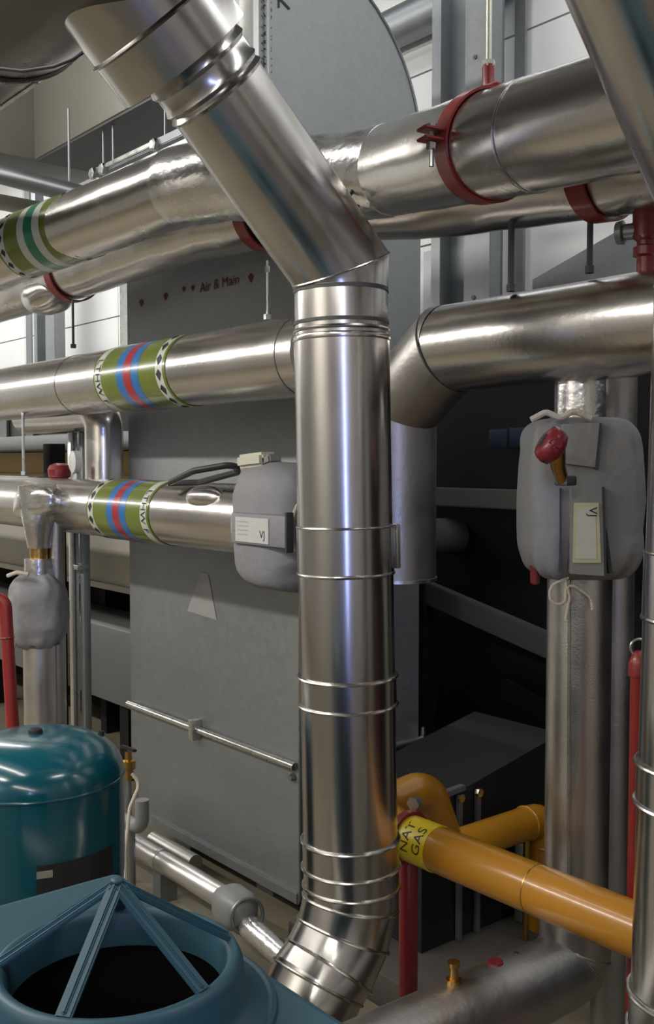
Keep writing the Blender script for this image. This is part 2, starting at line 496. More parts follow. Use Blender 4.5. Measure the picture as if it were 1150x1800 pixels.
# second flue: a copy with its own label
DX2 = 1.03
f2 = fl.copy(); sc.collection.objects.link(f2); f2.location = fl.location + V((DX2, 0.0, 0))
fl.location = fl.location + RT * .018
fl.rotation_euler = Matrix.Rotation(math.radians(-1.05), 3, FH).to_euler()
f2.location = f2.location + RT * -.03
f2.rotation_euler = Matrix.Rotation(math.radians(1.0), 3, FH).to_euler()
f2['label'] = 'stainless steel flue pipe standing in front of the red pipe and jacketed valve pipe'
for ch in list(fl.children):
    if ch.name.startswith(('gored_elbow', 'gore_seam')): continue
    c = ch.copy(); sc.collection.objects.link(c); c.parent = f2
    for g in list(ch.children):
        d = g.copy(); sc.collection.objects.link(d); d.parent = c
MB().lathe(AX + V((DX2, 0, .03)), (0, 0, 1), [(0, FR), (zb + .02, FR)], seg=56).build('pipe_section', M['stainless'], f2)
for z in (zf(1532) - .12,):
    MB().torus(AX + V((DX2, 0, z)), (0, 0, 1), FR + .003, .0075, seg=56, sq=.7).build('swaged_bead', M['stainless'], f2)

# header
hd = thing('flue_header', 'large dark steel flue header overhead that the slanting flues join', 'flue header', (-2.5, FLY - .78, zE + .5))
HC = E + DG * 1.04
HR = (HC - EYE).yz.length * math.sin(math.atan2(HC.z - EYE.z, HC.y) - math.radians(40.7))
MB().lathe((-8.5, HC.y, HC.z), (1, 0, 0), [(0, HR), (7.72, HR), (7.75, HR * .9)], seg=72).build('header_body', M['header'], hd)
for xx in (-3.25, -2.5, -1.5, -4.6):
    MB().torus((xx, HC.y, HC.z), (1, 0, 0), HR + .001, .008, seg=72).build('joint_bead', M['header'], hd)
an = math.radians(215)
MB().bar((-8.4, HC.y + math.cos(math.radians(-62)) * HR, HC.z + math.sin(math.radians(-62)) * HR), (-2.55, HC.y + math.cos(math.radians(-62)) * HR, HC.z + math.sin(math.radians(-62)) * HR), .012, .012).build('long_seam', M['zinc'], hd)
for xx in (-4.9, -1.9):
    MB().tube([(xx, HC.y, HC.z + HR - .01), (xx, HC.y, ZC)], .012, seg=10).build('hanger_rod', M['zinc'], hd)
cb = [at_d(-30, 117, 2.05), at_d(40, 125, 2.02), at_d(95, 117, 2.0), at_d(128, 104, 1.98), at_d(146, 92, 1.98)]
tag(MB().tube(cb, .0035, seg=8).build('cable', M['black']), 'thin black cable sagging under the dark flue header', 'cable')

# ---------------------------------------------------------------- pipes
PDIR = V((1, 0, 0))


def band(parent, p, ax, r, width, centre, border_text, text_side=1):
    """label band: olive sleeve, pale borders with marks, coloured centre stripes"""
    ax = ax.normalized(); u, v = frame(ax)
    b = MB().ring(p, ax, r - .002, r + .0022, width).build('label_band', M['green'], parent)
    if centre == 'blue':
        MB().ring(p, ax, r, r + .0028, width * .31).build('blue_stripe', M['blue'], b)
        MB().ring(p, ax, r, r + .0034, width * .105).build('red_stripe', M['redt'], b)
    else:
        MB().ring(p, ax, r, r + .0028, width * .34).build('white_stripe', M['white'], b)
        MB().ring(p, ax, r, r + .0034, width * .13).build('green_stripe', M['greent'], b)
    view = (EYE - p); view = (view - ax * view.dot(ax)).normalized()
    a0 = math.atan2(view.dot(v), view.dot(u))
    for sgn in (-1, 1):
        q = p + ax * sgn * width * .43
        MB().ring(q, ax, r, r + .0028, width * .09).build('pale_border', M['white'], b)
        R2 = r + .0048

        def cyl(s, off, q=q):
            a = a0 - s / r
            return q + ax * off + (u * math.cos(a) + v * math.sin(a)) * R2
        txt = border_text if sgn == text_side else None
        if txt:
            letters(txt, width * .095, lambda x, y: cyl(x, y), M['print_'], b)
        else:
            mb = MB()
            h = width * .033
            for k in range(-3, 4):
                s = k * r * .42
                vv = [mb.bm.verts.new(cyl(s + dx, dy)) for dx, dy in ((-h * 1.1, 0), (-h * .2, -h), (h * 1.2, 0), (-h * .2, h))]
                mb.bm.faces.new(vv)
            mb.build('arrow_mark', M['print_'], b, smooth=0)
    return b


def strap(name, label, p, ax, r, rod_top=None, boss=True, lug=True):
    """red two-part pipe clamp"""
    ax = ax.normalized(); u, v = frame(ax)
    o = thing(name, label, 'pipe clamp', p - V((0, 0, r)), 'red pipe clamps')
    MB().ring(p, ax, r + .0005, r + .007, .058, seg=64).build('strap', M['red'], o)
    if lug:
        side = V((0, -1, 0)); side = (side - ax * side.dot(ax)).normalized()
        q = p + side * (r + .03)
        for dz in (.012, -.012):
            MB().bar(q + V((0, 0, dz)) - side * .03, q + V((0, 0, dz)) + side * .03, .045, .008, .002).build('lug', M['red'], o)
        MB().lathe(q + V((0, 0, -.075)), (0, 0, 1), [(0, .006), (.1, .006)], seg=10).build('bolt', M['zinc'], o)
        MB().lathe(q + V((0, 0, -.034)), (0, 0, 1), [(0, .014), (.014, .014)], seg=6).build('nut', M['zinc'], o, smooth=0)
        MB().lathe(q + V((0, 0, .017)), (0, 0, 1), [(0, .013), (.009, .013)], seg=6).build('bolt_head', M['zinc'], o, smooth=0)
    if rod_top:
        zt = p.z + r
        MB().box((p.x - .045, p.y - .022, zt + .002), (p.x + .045, p.y + .022, zt + .012), .003).build('saddle', M['red'], o)
        MB().lathe((p.x, p.y, zt + .01), (0, 0, 1), [(0, .02), (.02, .016), (.055, .016)], seg=16).build('boss', M['red'], o)
        MB().lathe((p.x, p.y, zt + .06), (0, 0, 1), [(0, .017), (.016, .017)], seg=6).build('lock_nut', M['card'], o, smooth=0)
        MB().tube([(p.x, p.y, zt + .04), (p.x, p.y, rod_top)], .0075, seg=10).build('hanger_rod', M['rodw'], o)
    return o


# upper foil pipe, with a slight dog-leg
RA = .130
A = [at_d(-260, 540, 5.2), at_d(110, 408, 4.08), at_d(322, 328, 3.5), at_d(400, 314, 3.42), at_d(600, 312, 3.16), at_d(690, 299, 3.0), at_d(850, 260, 2.56), at_d(1000, 222, 2.31), at_d(1400, 118, 1.85)]
pa = thing('foil_pipe', 'upper foil-clad pipe with olive band striped white and green', 'insulated pipe', A[4] - V((0, 0, RA)))
s = MB(); s.seed = 3; s.tube(A[:3], RA, seg=48, wob=.0025, step=.06).build('foil_cladding', M['foil'], pa)
s = MB(); s.seed = 5; s.tube([A[2] + (A[1] - A[2]).normalized() * .02] + A[2:6], RA + .004, seg=48, wob=.008, step=.03).build('crinkled_foil_bend', M['foilb'], pa)
s = MB(); s.seed = 9; s.tube(A[5:], RA + .001, seg=48, wob=.003, step=.06).build('foil_cladding', M['foil'], pa)
dA = (A[1] - A[0]).normalized()
band(pa, at_d(98, 412, 4.1), dA, RA + .0015, .43, 'green', None)
for px, py, d in ((940, 238, 2.4),):
    MB().ring(at_d(px, py, d), A[7] - A[6], RA, RA + .0025, .004).build('tape_edge', M['zinc'], pa)
cw = at_d(622, 350, 2.97)
MB().tube(fillet([cw + V((0, 0, .03)), cw + V((-.02, -.01, .0)), cw + V((0.01, -.01, -.05)), cw + V((.02, 0, -.02))], .02, 4), .006, seg=6).build('wire_tie', M['black'], pa)

# lower foil pipe behind it
B = [at_y(-330, 640, 2.17), at_y(110, 486, 2.17), at_y(330, 404, 2.17), at_y(560, 356, 2.2), at_y(690, 350, 2.2), at_y(800, 338, 2.2), at_y(1000, 304, 2.2), at_y(1400, 238, 2.2)]
RBp = .124
pb = thing('foil_pipe', 'lower foil-clad pipe tucked under the upper one on red straps', 'insulated pipe', B[3] - V((0, 0, RBp)))
s = MB(); s.seed = 13; s.tube(B, RBp, seg=48, wob=.005, step=.05).build('foil_cladding', M['foil'], pb)
bl = at_y(84, 522, 2.14)
MB().blob(bl, (.17, .11, .085), 2.2, .06, 8).build('bend_bulge', M['foil'], pb)

# clamps
dA2 = A[6] - A[5]
strap('pipe_clamp', 'red clamp with side bolt gripping the upper foil pipe under its hanger rod', at_d(858, 257, 2.55), dA2, RA + .002, ZC)
dB = B[6] - B[5]
c2 = strap('pipe_clamp', 'dark red strap round the lower foil pipe near the red vent valve', at_y(1062, 294, 2.2), dB, RBp + .004, lug=False)
c3 = strap('pipe_clamp', 'red strap on the lower foil pipe partly behind the slanting flue', at_y(468, 373, 2.185), B[3] - B[2], RBp + .006, lug=False)
c4 = strap('pipe_clamp', 'dark red strap under the pipe with the white and green band', at_y(128, 480, 2.17), B[1] - B[0], RBp + .006, lug=False)


def droprod(px, py0, py1, y, label, nuts=True, m='darkrod', r=.006):
    a = at_y(px, py0, y); b = at_y(px, py1, y); b.x = a.x
    o = thing('threaded_rod', label, 'hanger rod', (a.x, y, b.z), 'hanger rods between the pipes')
    MB().tube([(a.x, y, a.z + .02), (a.x, y, b.z)], r, seg=10).build('rod', M[m], o)
    if nuts:
        MB().lathe((a.x, y, b.z), (0, 0, 1), [(0, .013), (.018, .013)], seg=6).build('nut', M[m], o, smooth=0)
        if m == 'zinc': MB().lathe((a.x, y, a.z - .02), (0, 0, 1), [(0, .009), (.02, .009)], seg=6).build('coupling', M[m], o, smooth=0)
    return o


droprod(900, 345, 512, 2.16, 'dark threaded rod hanging under the clamp with side bolt', r=.009)
droprod(1038, 385, 480, 2.2, 'dark rod dropping from the strap by the red vent valve', r=.008)
droprod(470, 468, 562, 2.1, 'thin zinc rod in front of the duct above the middle pipe', m='zinc', r=.004)
droprod(128, 535, 612, 2.12, 'dark rod joining the lower foil pipe to the banded middle pipe')
droprod(40, 722, 835, 1.96, 'pale rod between the middle and bottom banded pipes', m='zinc', r=.007)

# middle banded pipe
R2 = .130; Y2 = 2.03
z2 = at_y(380, 646, Y2).z
xe = -2.50
p2 = thing('clad_pipe', 'middle clad pipe with olive band striped blue and red', 'insulated pipe', (-4.2, Y2, z2 - R2))
MB().tube([(-9.5, Y2, z2 + .0), (xe, Y2, z2)], R2, seg=56, step=.3).build('cladding', M['foil'], p2)
band(p2, V((at_y(236, 652, Y2 - .1).x, Y2, z2)), PDIR, R2 + .001, .56, 'blue', 'LTHW F', -1)
for px in (95, 482):
    MB().ring((at_y(px, 650, Y2 - R2).x, Y2, z2), PDIR, R2 - .001, R2 + .0012, .003).build('cladding_joint', M['darkrod'], p2)

# bottom banded pipe with valve
R3 = .120; Y3 = 2.0
z3 = at_y(300, 902, Y3).z
p3 = thing('clad_pipe', 'bottom clad pipe with blue and red band running into a jacketed valve', 'insulated pipe', (-4.2, Y3, z3 - R3))
MB().tube([(-9.5, Y3, z3), (-2.62, Y3, z3)], R3, seg=56, step=.3).build('cladding', M['foil'], p3)
band(p3, V((at_y(212, 898, Y3 - .1).x, Y3, z3)), PDIR, R3 + .001, .50, 'blue', 'LTHW F', 1)
xk = at_y(375, 860, Y3 - .05).x
s = MB().blob((xk, Y3 - .075, z3 + .072), (.11, .05, .04), 2.2)
s.build('cladding_bulge', M['foil'], p3)
cbl = fillet([at_y(300, 848, 1.86), at_y(340, 828, 1.8), at_y(415, 815, 1.86), at_y(418, 830, 1.92), at_y(350, 848, 1.95), at_y(298, 850, 1.9)], .04, 5)
tag(MB().tube(cbl, .011, seg=10).build('coiled_cable', M['black']), 'loop of black cable lying on the bottom banded pipe', 'cable')
for k in range(3):
    pass

# jacket of that valve
vj = thing('valve_jacket', 'grey padded jacket with white card wrapping the bottom banded pipe valve', 'valve jacket', at_y(468, 1030, 1.95), 'grey valve jackets')
jc = V((at_y(486, 905, 1.9).x, 1.985, z3 - .01))
MB().blob(jc, (.185, .2, .185), 4.0, .05, 9, axes=(V((0, 1, 0)), V((0, 0, 1)), V((1, 0, 0))), fold=.07, pinch=.22).build('padded_jacket', M['fabric'], vj)
fy = jc.y - .195
f0 = at_y(408, 900, fy); f1 = at_y(505, 965, fy)
MB().box((f0.x, fy - .006, f1.z), (f1.x, fy + .03, f0.z), .008).build('flap', M['fabric'], vj)
MB().box((f1.x - .004, fy - .007, f1.z - .012), (f1.x + .006, fy + .02, f0.z + .01), .003).build('flap_edge', M['seam'], vj)
l0 = at_y(414, 908, fy - .008); l1 = at_y(472, 957, fy - .008)
lc = MB().box((l0.x, fy - .009, l1.z), (l1.x, fy - .006, l0.z)).build('card', M['card'], vj, smooth=0)
cx, czz = (l0.x + l1.x) / 2, (l0.z + l1.z) / 2
letters('VJ', .034, lambda x, y: V((l1.x - .03 + x, fy - .0098, czz - .012 + y)), M['print_'], lc)
for q in range(4):
    MB().box((l0.x + .012, fy - .0095, czz + .022 - q * .013), (l0.x + .07, fy - .0088, czz + .026 - q * .013)).build('printed_line', M['printg'], lc, smooth=0)
for sgn in (-1, 1):
    MB().torus(jc + V((sgn * .155, 0, 0)), (1, 0, 0), R3 + .025, .006, seg=36).build('draw_cord', M['rope'], vj)
ac = at_y(452, 812, 1.9)
act = thing('actuator', 'ivory valve actuator box on top of the jacket with white card', 'actuator', ac - V((0, 0, .05)))
MB().lathe(ac - V((0, 0, .12)), (0, 0, 1), [(0, .05), (.07, .05), (.09, .04)], seg=20).build('stem_housing', M['ivory'], act)
MB().bar(ac + V((-.07, 0, .0)), ac + V((.07, 0, .01)), .07, .045, .01).build('motor_box', M['ivory'], act)
MB().bar(ac + V((.05, 0, .0)), ac + V((.10, 0, .012)), .05, .03, .006).build('end_cap', M['greyp'], act)

# mitred pipe of the second run turning down
YM = 2.22; RM = .128
zM = at_y(770, 615, YM).z
xD = at_y(696, 800, YM).x
zbt = at_y(725, 1022, YM).z
pm = thing('clad_pipe', 'clad pipe with mitred elbow turning down behind the stainless flue', 'insulated pipe', (xD, YM, zbt))
dk = .17
MB().tube([(xD, YM, zbt), (xD, YM, zM - dk)], RM, seg=48).build('drop_leg', M['greypipe'], pm)
MB().tube([(xD, YM, zM - dk), (xD, YM, zM - dk + .001), (xD + dk + .06, YM, zM), (xD + dk + .061, YM, zM)], RM + .0015, seg=48, caps=False).build('mitred_elbow', M['greypipe'], pm, smooth=15)
MB().tube([(xD + dk + .06, YM, zM), (xD + 3.2, YM, zM + .02)], RM, seg=48, wob=.002, step=.1).build('cladding', M['foil'], pm)
for p, ax in (((xD, YM, zM - dk), V((0, 0, 1))), ((xD + dk + .06, YM, zM), PDIR)):
    MB().ring(p, ax + V((.35, 0, 0)) if ax.z else ax + V((0, 0, .35)), RM + .001, RM + .005, .005).build('elbow_seam', M['darkrod'], pm)
MB().ring((xD, YM, zbt + .004), (0, 0, 1), RM - .01, RM + .004, .01).build('end_rim', M['zinc'], pm)

# vertical valve pipe beside the second flue
xv = at_d(1031, 900, 2.77).x; yv = 2.27
RV = .086
zt = zM - RM * .6
pv = thing('foil_pipe', 'pebbled foil vertical pipe dropping through the big grey jacket', 'insulated pipe', (xv, yv, .3))
zj0 = at_d(1030, 1010, 2.72).z; zj1 = at_d(1030, 742, 2.72).z
xs = at_d(1018, 690, 2.74).x
MB().tube([(xs, yv, zt), (xs, yv, zj1 - .05)], RV * .78, seg=40, wob=.001, step=.03).build('upper_stub', M['foilb'], pv)
zlow = at_d(1030, 1700, 2.72).z + .08
s = MB(); s.seed = 4; s.tube([(xv, yv, zj0 + .05), (xv, yv, zlow)], RV, seg=40, wob=.0005, step=.1).build('foil_cladding', M['foilp'], pv)
MB().tube([(xv + .03, yv - RV - .001, zj0), (xv + .035, yv - RV - .001, (zj0 + zlow) / 2), (xv + .042, yv - RV + .001, zlow)], .0025, seg=6).build('foil_seam', M['zinc'], pv)
elb = fillet([(xv, yv, zlow + .02), (xv, yv, zlow - .12), (xv, yv - .2, zlow - .12)], .11, 8)
MB().tube(elb + [V((xv - .05, 0.4, zlow - .12))], RV + .012, seg=40).build('lower_run', M['greypipe'], pv)
for k in (3, 6):
    MB().torus(elb[k], (elb[k + 1] - elb[k - 1]), RV + .012, .004, seg=40).build('elbow_seam', M['greypipe'], pv)
for (px, py, kind) in ((790, 1722, 'n'), (875, 1694, 'p'), (912, 1677, 's')):
    q = at_z(px, py, zlow - .12 + RV + .012)
    q = V((xv - .015, q.y, zlow - .12 + RV + .008))
    if kind == 'n':
        MB().lathe(q, (0, 0, 1), [(0, .02), (.012, .02), (.012, .012), (.045, .012), (.045, .016), (.055, .016)], seg=12).build('brass_nipple', M['brass'], pv)
    elif kind == 'p':
        MB().lathe(q, (0, 0, 1), [(0, .022), (.008, .02)], seg=12).build('red_plug', M['redd'], pv)
    else:
        MB().lathe(q, (0, 0, 1), [(0, .008), (.006, .007)], seg=10).build('rivet', M['darkrod'], pv)

# thinner pipe behind it
xb = at_y(1086, 700, 2.75).x
tag(MB().tube([(xb, 2.75, 0.0), (xb, 2.75, zM - .05)], .06, seg=28).build('clad_pipe', M['greypipe']), 'dull grey vertical pipe half hidden behind the pebbled foil pipe', 'insulated pipe')

# big jacket
jv = thing('valve_jacket', 'large grey padded jacket with red knob around the pebbled foil pipe', 'valve jacket', (xv, yv, zj0), 'grey valve jackets')
jcv = V((xv, yv - .01, (zj0 + zj1) / 2))
hx = (at_d(1134, 900, 2.7) - at_d(934, 900, 2.7)).length / 2
tr = RT                                     # its broad side lies across the view from the aisle
nr = V((-RT.y, RT.x, 0))
MB().blob(jcv, (hx, hx * .92, (zj1 - zj0) / 2 + .012), 5.5, .05, 8, nu=64, nv=44, axes=(tr, nr, V((0, 0, 1))), fold=.06, pinch=.06).build('padded_jacket', M['fabric'], jv)


def onj(px, py, off=0.0): return at_d(px, py, 2.72 - hx * .92 + .03 - off)


def patch(pxs, th, name, m, parent, off=0.0, bev=.004):
    c = [onj(px, py, off) for px, py in pxs]
    n = (c[1] - c[0]).cross(c[2] - c[0]).normalized()
    if n.dot(EYE - c[0]) < 0: n = -n
    mb = MB().prism([p - n * .04 for p in c], n * (.04 + th))
    return mb.build(name, m, parent, smooth=20)


patch([(1003, 858), (1056, 855), (1060, 1012), (1003, 1008)], .012, 'flap', M['fabric'], jv, .014)
patch([(988, 746), (1052, 744), (1045, 822), (992, 815)], .012, 'upper_flap', M['fabric'], jv, .006)
patch([(1052, 744), (1056, 745), (1049, 826), (1044, 824)], .014, 'flap_edge', M['seam'], jv, .006)
patch([(1056, 856), (1061, 856), (1065, 1013), (1060, 1013)], .012, 'flap_edge', M['seam'], jv, .014)
cd_ = patch([(1007, 884), (1050, 884), (1054, 989), (1005, 989)], .016, 'card', M['cardy'], jv, .014)
ci = patch([(1012, 892), (1044, 892), (1046, 982), (1010, 982)], .0172, 'printed_field', M['card'], cd_, .014)
tc_ = onj(1042, 900, .014 + .019); e1 = (onj(1060, 900, .033) - tc_).normalized(); e2 = V((0, 0, -1))
letters('VJ', .03, lambda x, y: tc_ + e2 * x + e1 * y, M['print_'], cd_)
# ties
for zz, pz in ((zj1 - .005, 1), (zj0 + .005, -1)):
    MB().torus((xv if pz < 0 else xs, yv, zz), (0, 0, 1), RV + .006, .006, seg=30).build('draw_cord', M['rope'], jv)
tp = at_d(1000, 1012, 2.62)


def pp(px, py, d=2.66): return at_d(px, py, d)


MB().tube(fillet([pp(1000, 1015), pp(966, 1030), pp(968, 1062), pp(996, 1062), pp(994, 1020), pp(1040, 1050), pp(1042, 1072)], .03, 5), .004, seg=8).build('cord_bow', M['rope'], jv)
MB().tube(fillet([pp(994, 1018), pp(1002, 1050), pp(995, 1088)], .03, 4), .004, seg=8).build('cord_end', M['rope'], jv)
MB().tube(fillet([pp(934, 738, 2.6), pp(960, 724, 2.6), pp(985, 735, 2.6), pp(1010, 722, 2.6), pp(1040, 735, 2.6)], .02, 4), .008, seg=8).build('cord_knot', M['rope'], jv)
# red knob
kb = at_d(968, 782, 2.44)
kd = V((-.45, -.75, .55)).normalized()
kn = MB().lathe(kb - kd * .03, kd, [(0, .024), (.012, .044), (.03, .047), (.045, .043), (.052, .03)], seg=8).build('red_knob', M['redd'], jv, smooth=50)
part(kn, 'red knob on brass stem')
# dark strip painted as shade in a crease, and stitched seam of the jacket
patch([(984, 858), (986, 858), (987, 1004), (985, 1004)], .006, 'stitched_seam', M['seam'], jv, .004)
patch([(1062, 930), (1066, 930), (1076, 1006), (1070, 1008)], .004, 'crease_shade', M['seam'], jv, -.002)
MB().bar(kb + kd * .018 + V((0, 0, 0)), kb + kd * .026, .022, .034, .003).build('knob_cap', M['seam'], kn)
for a_ in (0, 1):
    u, v = frame(kd)
    MB().bar(kb - u * .05 * (1 - 2 * a_), kb + V((0, 0, 0)), .03, .035, .008, up=kd).build('knob_wing', M['redd'], kn)
ks = at_d(990, 845, 2.5)
MB().tube([kb - kd * .02, ks.lerp(kb, .4), ks], [.02, .018, .014], seg=14).build('brass_stem', M['brass'], kn)
MB().box(ks - V((.02, .01, .012)), ks + V((.02, .03, .012)), .004).build('valve_block', M['darkrod'], kn)
dn = at_d(941, 992, 2.72)
MB().lathe(dn, (0, 0, -1), [(0, .008), (.005, .014), (.05, .012), (.055, .006)], seg=12).build('drain_cap', M['redd'], jv)

# red vent valve on the right of the second run
rv = at_y(1136, 482, 2.22)
rvt = thing('relief_valve', 'red relief valve with grey side outlet standing on the clad pipe', 'valve', (rv.x, 2.22, zM + RM - .01))
MB().lathe((rv.x, 2.22, zM + RM - .012), (0, 0, 1), [(0, .024), (.05, .024), (.055, .033), (.075, .033), (.08, .024), (.09, .024), (.1, .034), (.165, .034), (.175, .024)], seg=24).build('body', M['redd'], rvt)
MB().lathe((rv.x, 2.22, zM + RM + .155), (0, 0, 1), [(0, .026), (.03, .024), (.036, .014)], seg=20).build('cap', M['darkrod'], rvt)
MB().lathe((rv.x - .02, 2.21, zM + RM + .105), V((-1, -.3, 0)), [(0, .02), (.03, .02), (.034, .03), (.05, .027)], seg=20).build('outlet', M['galvd'], rvt)

# ---------------------------------------------------------------- grey air duct
DY = 2.40
cor = at_y(527, 1000, DY); DXE = cor.x
lef = at_y(228, 1000, DY).x
DYB = at_x(736, 1200, DXE).y
zbt_d = max(.1, at_y(526, 1585, DY).z)
zl = at_y(250, 1375, DY).z
du = thing('air_duct', 'big galvanised air duct behind the banded pipes with pale triangle mark', 'air duct', ((DXE + lef) / 2, (DY + DYB) / 2, zbt_d))
ZD = 2.95
# face outline with a bevelled lower far corner
xk2 = at_y(268, 1442, DY).x
zk2 = zbt_d
poly = [(DXE, DY, ZD), (DXE, DY, zk2)]
for k in range(9):
    a = math.radians(90 * k / 8)
    rx, rz = .22, .34
    poly.append((lef + rx - rx * math.sin(a), DY, zk2 + rz - rz * math.cos(a)))
poly.append((lef, DY, ZD))
MB().prism(poly, (0, DYB - DY, 0)).build('lower_casing', M['galv'], du, smooth=30)
# bottom lip & corner seam
MB().bar((lef + .2, DY - .004, zk2 + .012), (DXE, DY - .004, zk2 + .012), .02, .05, .006).build('bottom_flange', M['galv'], du)
MB().bar((DXE + .001, DY - .002, zk2), (DXE + .001, DY - .002, ZD), .012, .012, .003).build('corner_seam', M['galv'], du)
# upper bend cheek
UY = at_x(455, 100, DXE).y
zu = 2.92
rr_ = DYB - 2.32
pol2 = [(DXE, UY, zu), (DXE, DYB, zu)]
for k in range(15):
    a = math.radians(86 * k / 14)
    pol2.append((DXE, DYB - rr_ + rr_ * math.cos(a), zu + .16 + rr_ * .98 * math.sin(a)))
pol2.append((DXE, UY, zu + .16 + rr_ * .98))
MB().prism(pol2, (-.27, 0, 0)).build('upper_bend', M['galv'], du, smooth=30)
ep = [V((DXE + .002, p[1], p[2])) for p in pol2[1:-1]]
MB().tube(ep, .006, seg=6).build('bend_seam', M['galvd'], du)
MB().bar((DXE + .002, UY + .03, zu), (DXE + .002, UY + .03, zu + .7), .05, .01).build('flange_strip', M['galv'], du)
letters('KTHAN 6370', .072, lambda x, y: V((DXE + .009, UY + .035 - y * .8, at_x(465, 60, DXE).z + x * .8)), M['print_'], du)
letters('7', .10, lambda x, y: V((DXE + .0035, at_x(500, 10, DXE).y - y * .8, at_x(500, 8, DXE).z + x)), M['print_'], du)
# stiffener rod across the face and round the end
ra = at_y(225, 1234, DY - .02); rb = at_y(518, 1352, DY - .02)
ra.z = rb.z = (ra.z + rb.z) / 2
st = MB().tube([(ra.x, DY - .018, ra.z), (rb.x, DY - .018, rb.z)], .016, seg=14).build('stiffener_tube', M['zinc'], du)
mx_ = at_y(350, 1284, DY).x
MB().box((mx_ - .02, DY - .045, ra.z - .045), (mx_ + .02, DY, ra.z + .045), .004).build('clip', M['zinc'], st)
MB().lathe((rb.x - .03, DY - .002, rb.z - .05), (0, -1, 0), [(0, .016), (.02, .012)], seg=10).build('fixing', M['galvd'], st)
s2 = MB().tube([(DXE + .018, DY + .05, rb.z), (DXE + .018, DYB + .02, rb.z)], .014, seg=12).build('stiffener_tube', M['galvd'], du)
MB().lathe((DXE + .02, DYB + .01, rb.z), (0, 0, 1), [(0, .012), (.05, .008)], seg=10).build('fixing', M['zinc'], s2)
# marks on the face
tri_m = mat('faded_grey_sticker', (0.3, 0.29, 0.28), 0, 0.6)
tri = [at_y(353, 1006, DY - .002), at_y(329, 1074, DY - .002), at_y(381, 1090, DY - .002), at_y(366, 1010, DY - .002)]
mb = MB(); mb.bm.faces.new([mb.bm.verts.new(p) for p in tri]); mb.build('triangle_mark', tri_m, du, smooth=0)
tx0 = at_y(385, 499, DY - .002); tx1 = at_y(420, 494, DY - .002)
ex = V((1, 0, 0))
letters('Air & Main', .06, lambda x, y: tx0 + ex * x * 1.15 + V((0, 0, y)), M['redprint'], du)
mb = MB()
for px, py in ((248, 532), (291, 521), (323, 508), (339, 506), (441, 488)):
    c = at_y(px, py, DY - .002); q = .021 if px not in (323, 339) else .015
    mb.bm.faces.new([mb.bm.verts.new(c + V((dx * q, 0, dz * q))) for dx, dz in ((-1, .3), (0, -1), (1, .3), (0, .9))])
mb.build('red_spot', M['redprint'], du, smooth=0)
# feet
for xx in (lef + .35, DXE - .35):
    MB().box((xx - .06, DY + .08, 0), (xx + .06, DYB - .08, zk2 + .01), .004).build('foot', M['galvd'], du)

# ---------------------------------------------------------------- white pipe by the bend
wp = at_d(433, 60, 3.35)
tag(MB().tube([(wp.x, wp.y, 2.9), (wp.x, wp.y, ZC)], .023, seg=20).build('conduit', M['card']), 'white vertical conduit in front of the duct bend', 'conduit')

# ---------------------------------------------------------------- yellow gas pipe
YG = 1.97; RG = .062
g0 = at_y(722, 1480, YG); g1 = at_y(1115, 1625, YG)
zg = (g0.z + g1.z) / 2
gp_ = thing('gas_pipe', 'yellow painted gas pipe crossing in front of the pebbled foil pipe', 'gas pipe', (g0.x, YG, zg - RG))
xg = g0.x
MB().tube([(xg, YG, zg), (xg + 2.4, YG, zg + .0)], RG, seg=40).build('pipe_run', M['yellow'], gp_)
MB().ring((at_y(915, 1560, YG - RG).x, YG, zg), PDIR, RG - .002, RG + .0008, .003).build('joint_line', M['brass'], gp_)
tb = MB().ring((xg + .055, YG, zg), PDIR, RG - .002, RG + .0018, .11).build('label_tape', M['yellowt'], gp_)
uu, vv_ = frame(PDIR)
vw = EYE - V((xg + .05, YG, zg)); a0 = math.atan2(vw.dot(vv_), vw.dot(uu))
for k, (t_, o_) in enumerate((('GAS', .03), ('NAT', -.015))):
    letters(t_, .042, lambda x, y: V((xg + .055 + o_ - y, YG, zg)) + (uu * math.cos(a0 + x / RG) + vv_ * math.sin(a0 + x / RG)) * (RG + .0026), M['print_'], tb)
MB().ring((xg - .008, YG, zg), PDIR, .0, RG + .012, .022, seg=40).build('red_flange', M['redd'], gp_)
e_ = fillet([(xg, YG, zg), (xg - .16, YG, zg + .03), (xg - .16, YG + .22, zg + .06), (xg - .2, YG + .38, at_x(868, 1466, -2.33).z)], .09, 8)
MB().tube(e_, RG - .004, seg=28).build('back_elbow', M['yellow'], gp_)
bq = at_y(736, 1408, YG + .06)
MB().lathe(bq, V((.3, -1, 0)), [(0, .014), (.02, .014), (.02, .02), (.034, .02)], seg=6).build('bolt', M['zinc'], gp_, smooth=0)
# rear run
xr = -2.33
r0 = at_x(812, 1486, xr); r1 = at_x(925, 1447, xr)
zr = (r0.z + r1.z) / 2
yt = at_x(958, 1450, xr).y
rl = fillet([(xr, YG + .42, zr), (xr, yt, zr), (xr, yt, zr - .28)], .07, 8)
rr = MB().tube(rl, .058, seg=28).build('rear_run', M['yellow'], gp_)
MB().tube([(xr, yt, zr - .2), (xr, yt, .116)], .058, seg=28).build('drop_leg', M['yellow'], gp_)
MB().torus((xr, r1.y, zr), (0, 1, 0), .059, .004, seg=28).build('weld', M['yellow'], gp_)
MB().torus((xr, yt, zr - .1), (0, 0, 1), .059, .004, seg=28).build('weld', M['yellow'], gp_)
MB().tube([(xr + .02, r1.y - .02, zr - .05), (xr + .02, r1.y - .02, .116)], .011, seg=10).build('support_rod', M['brass'], gp_)
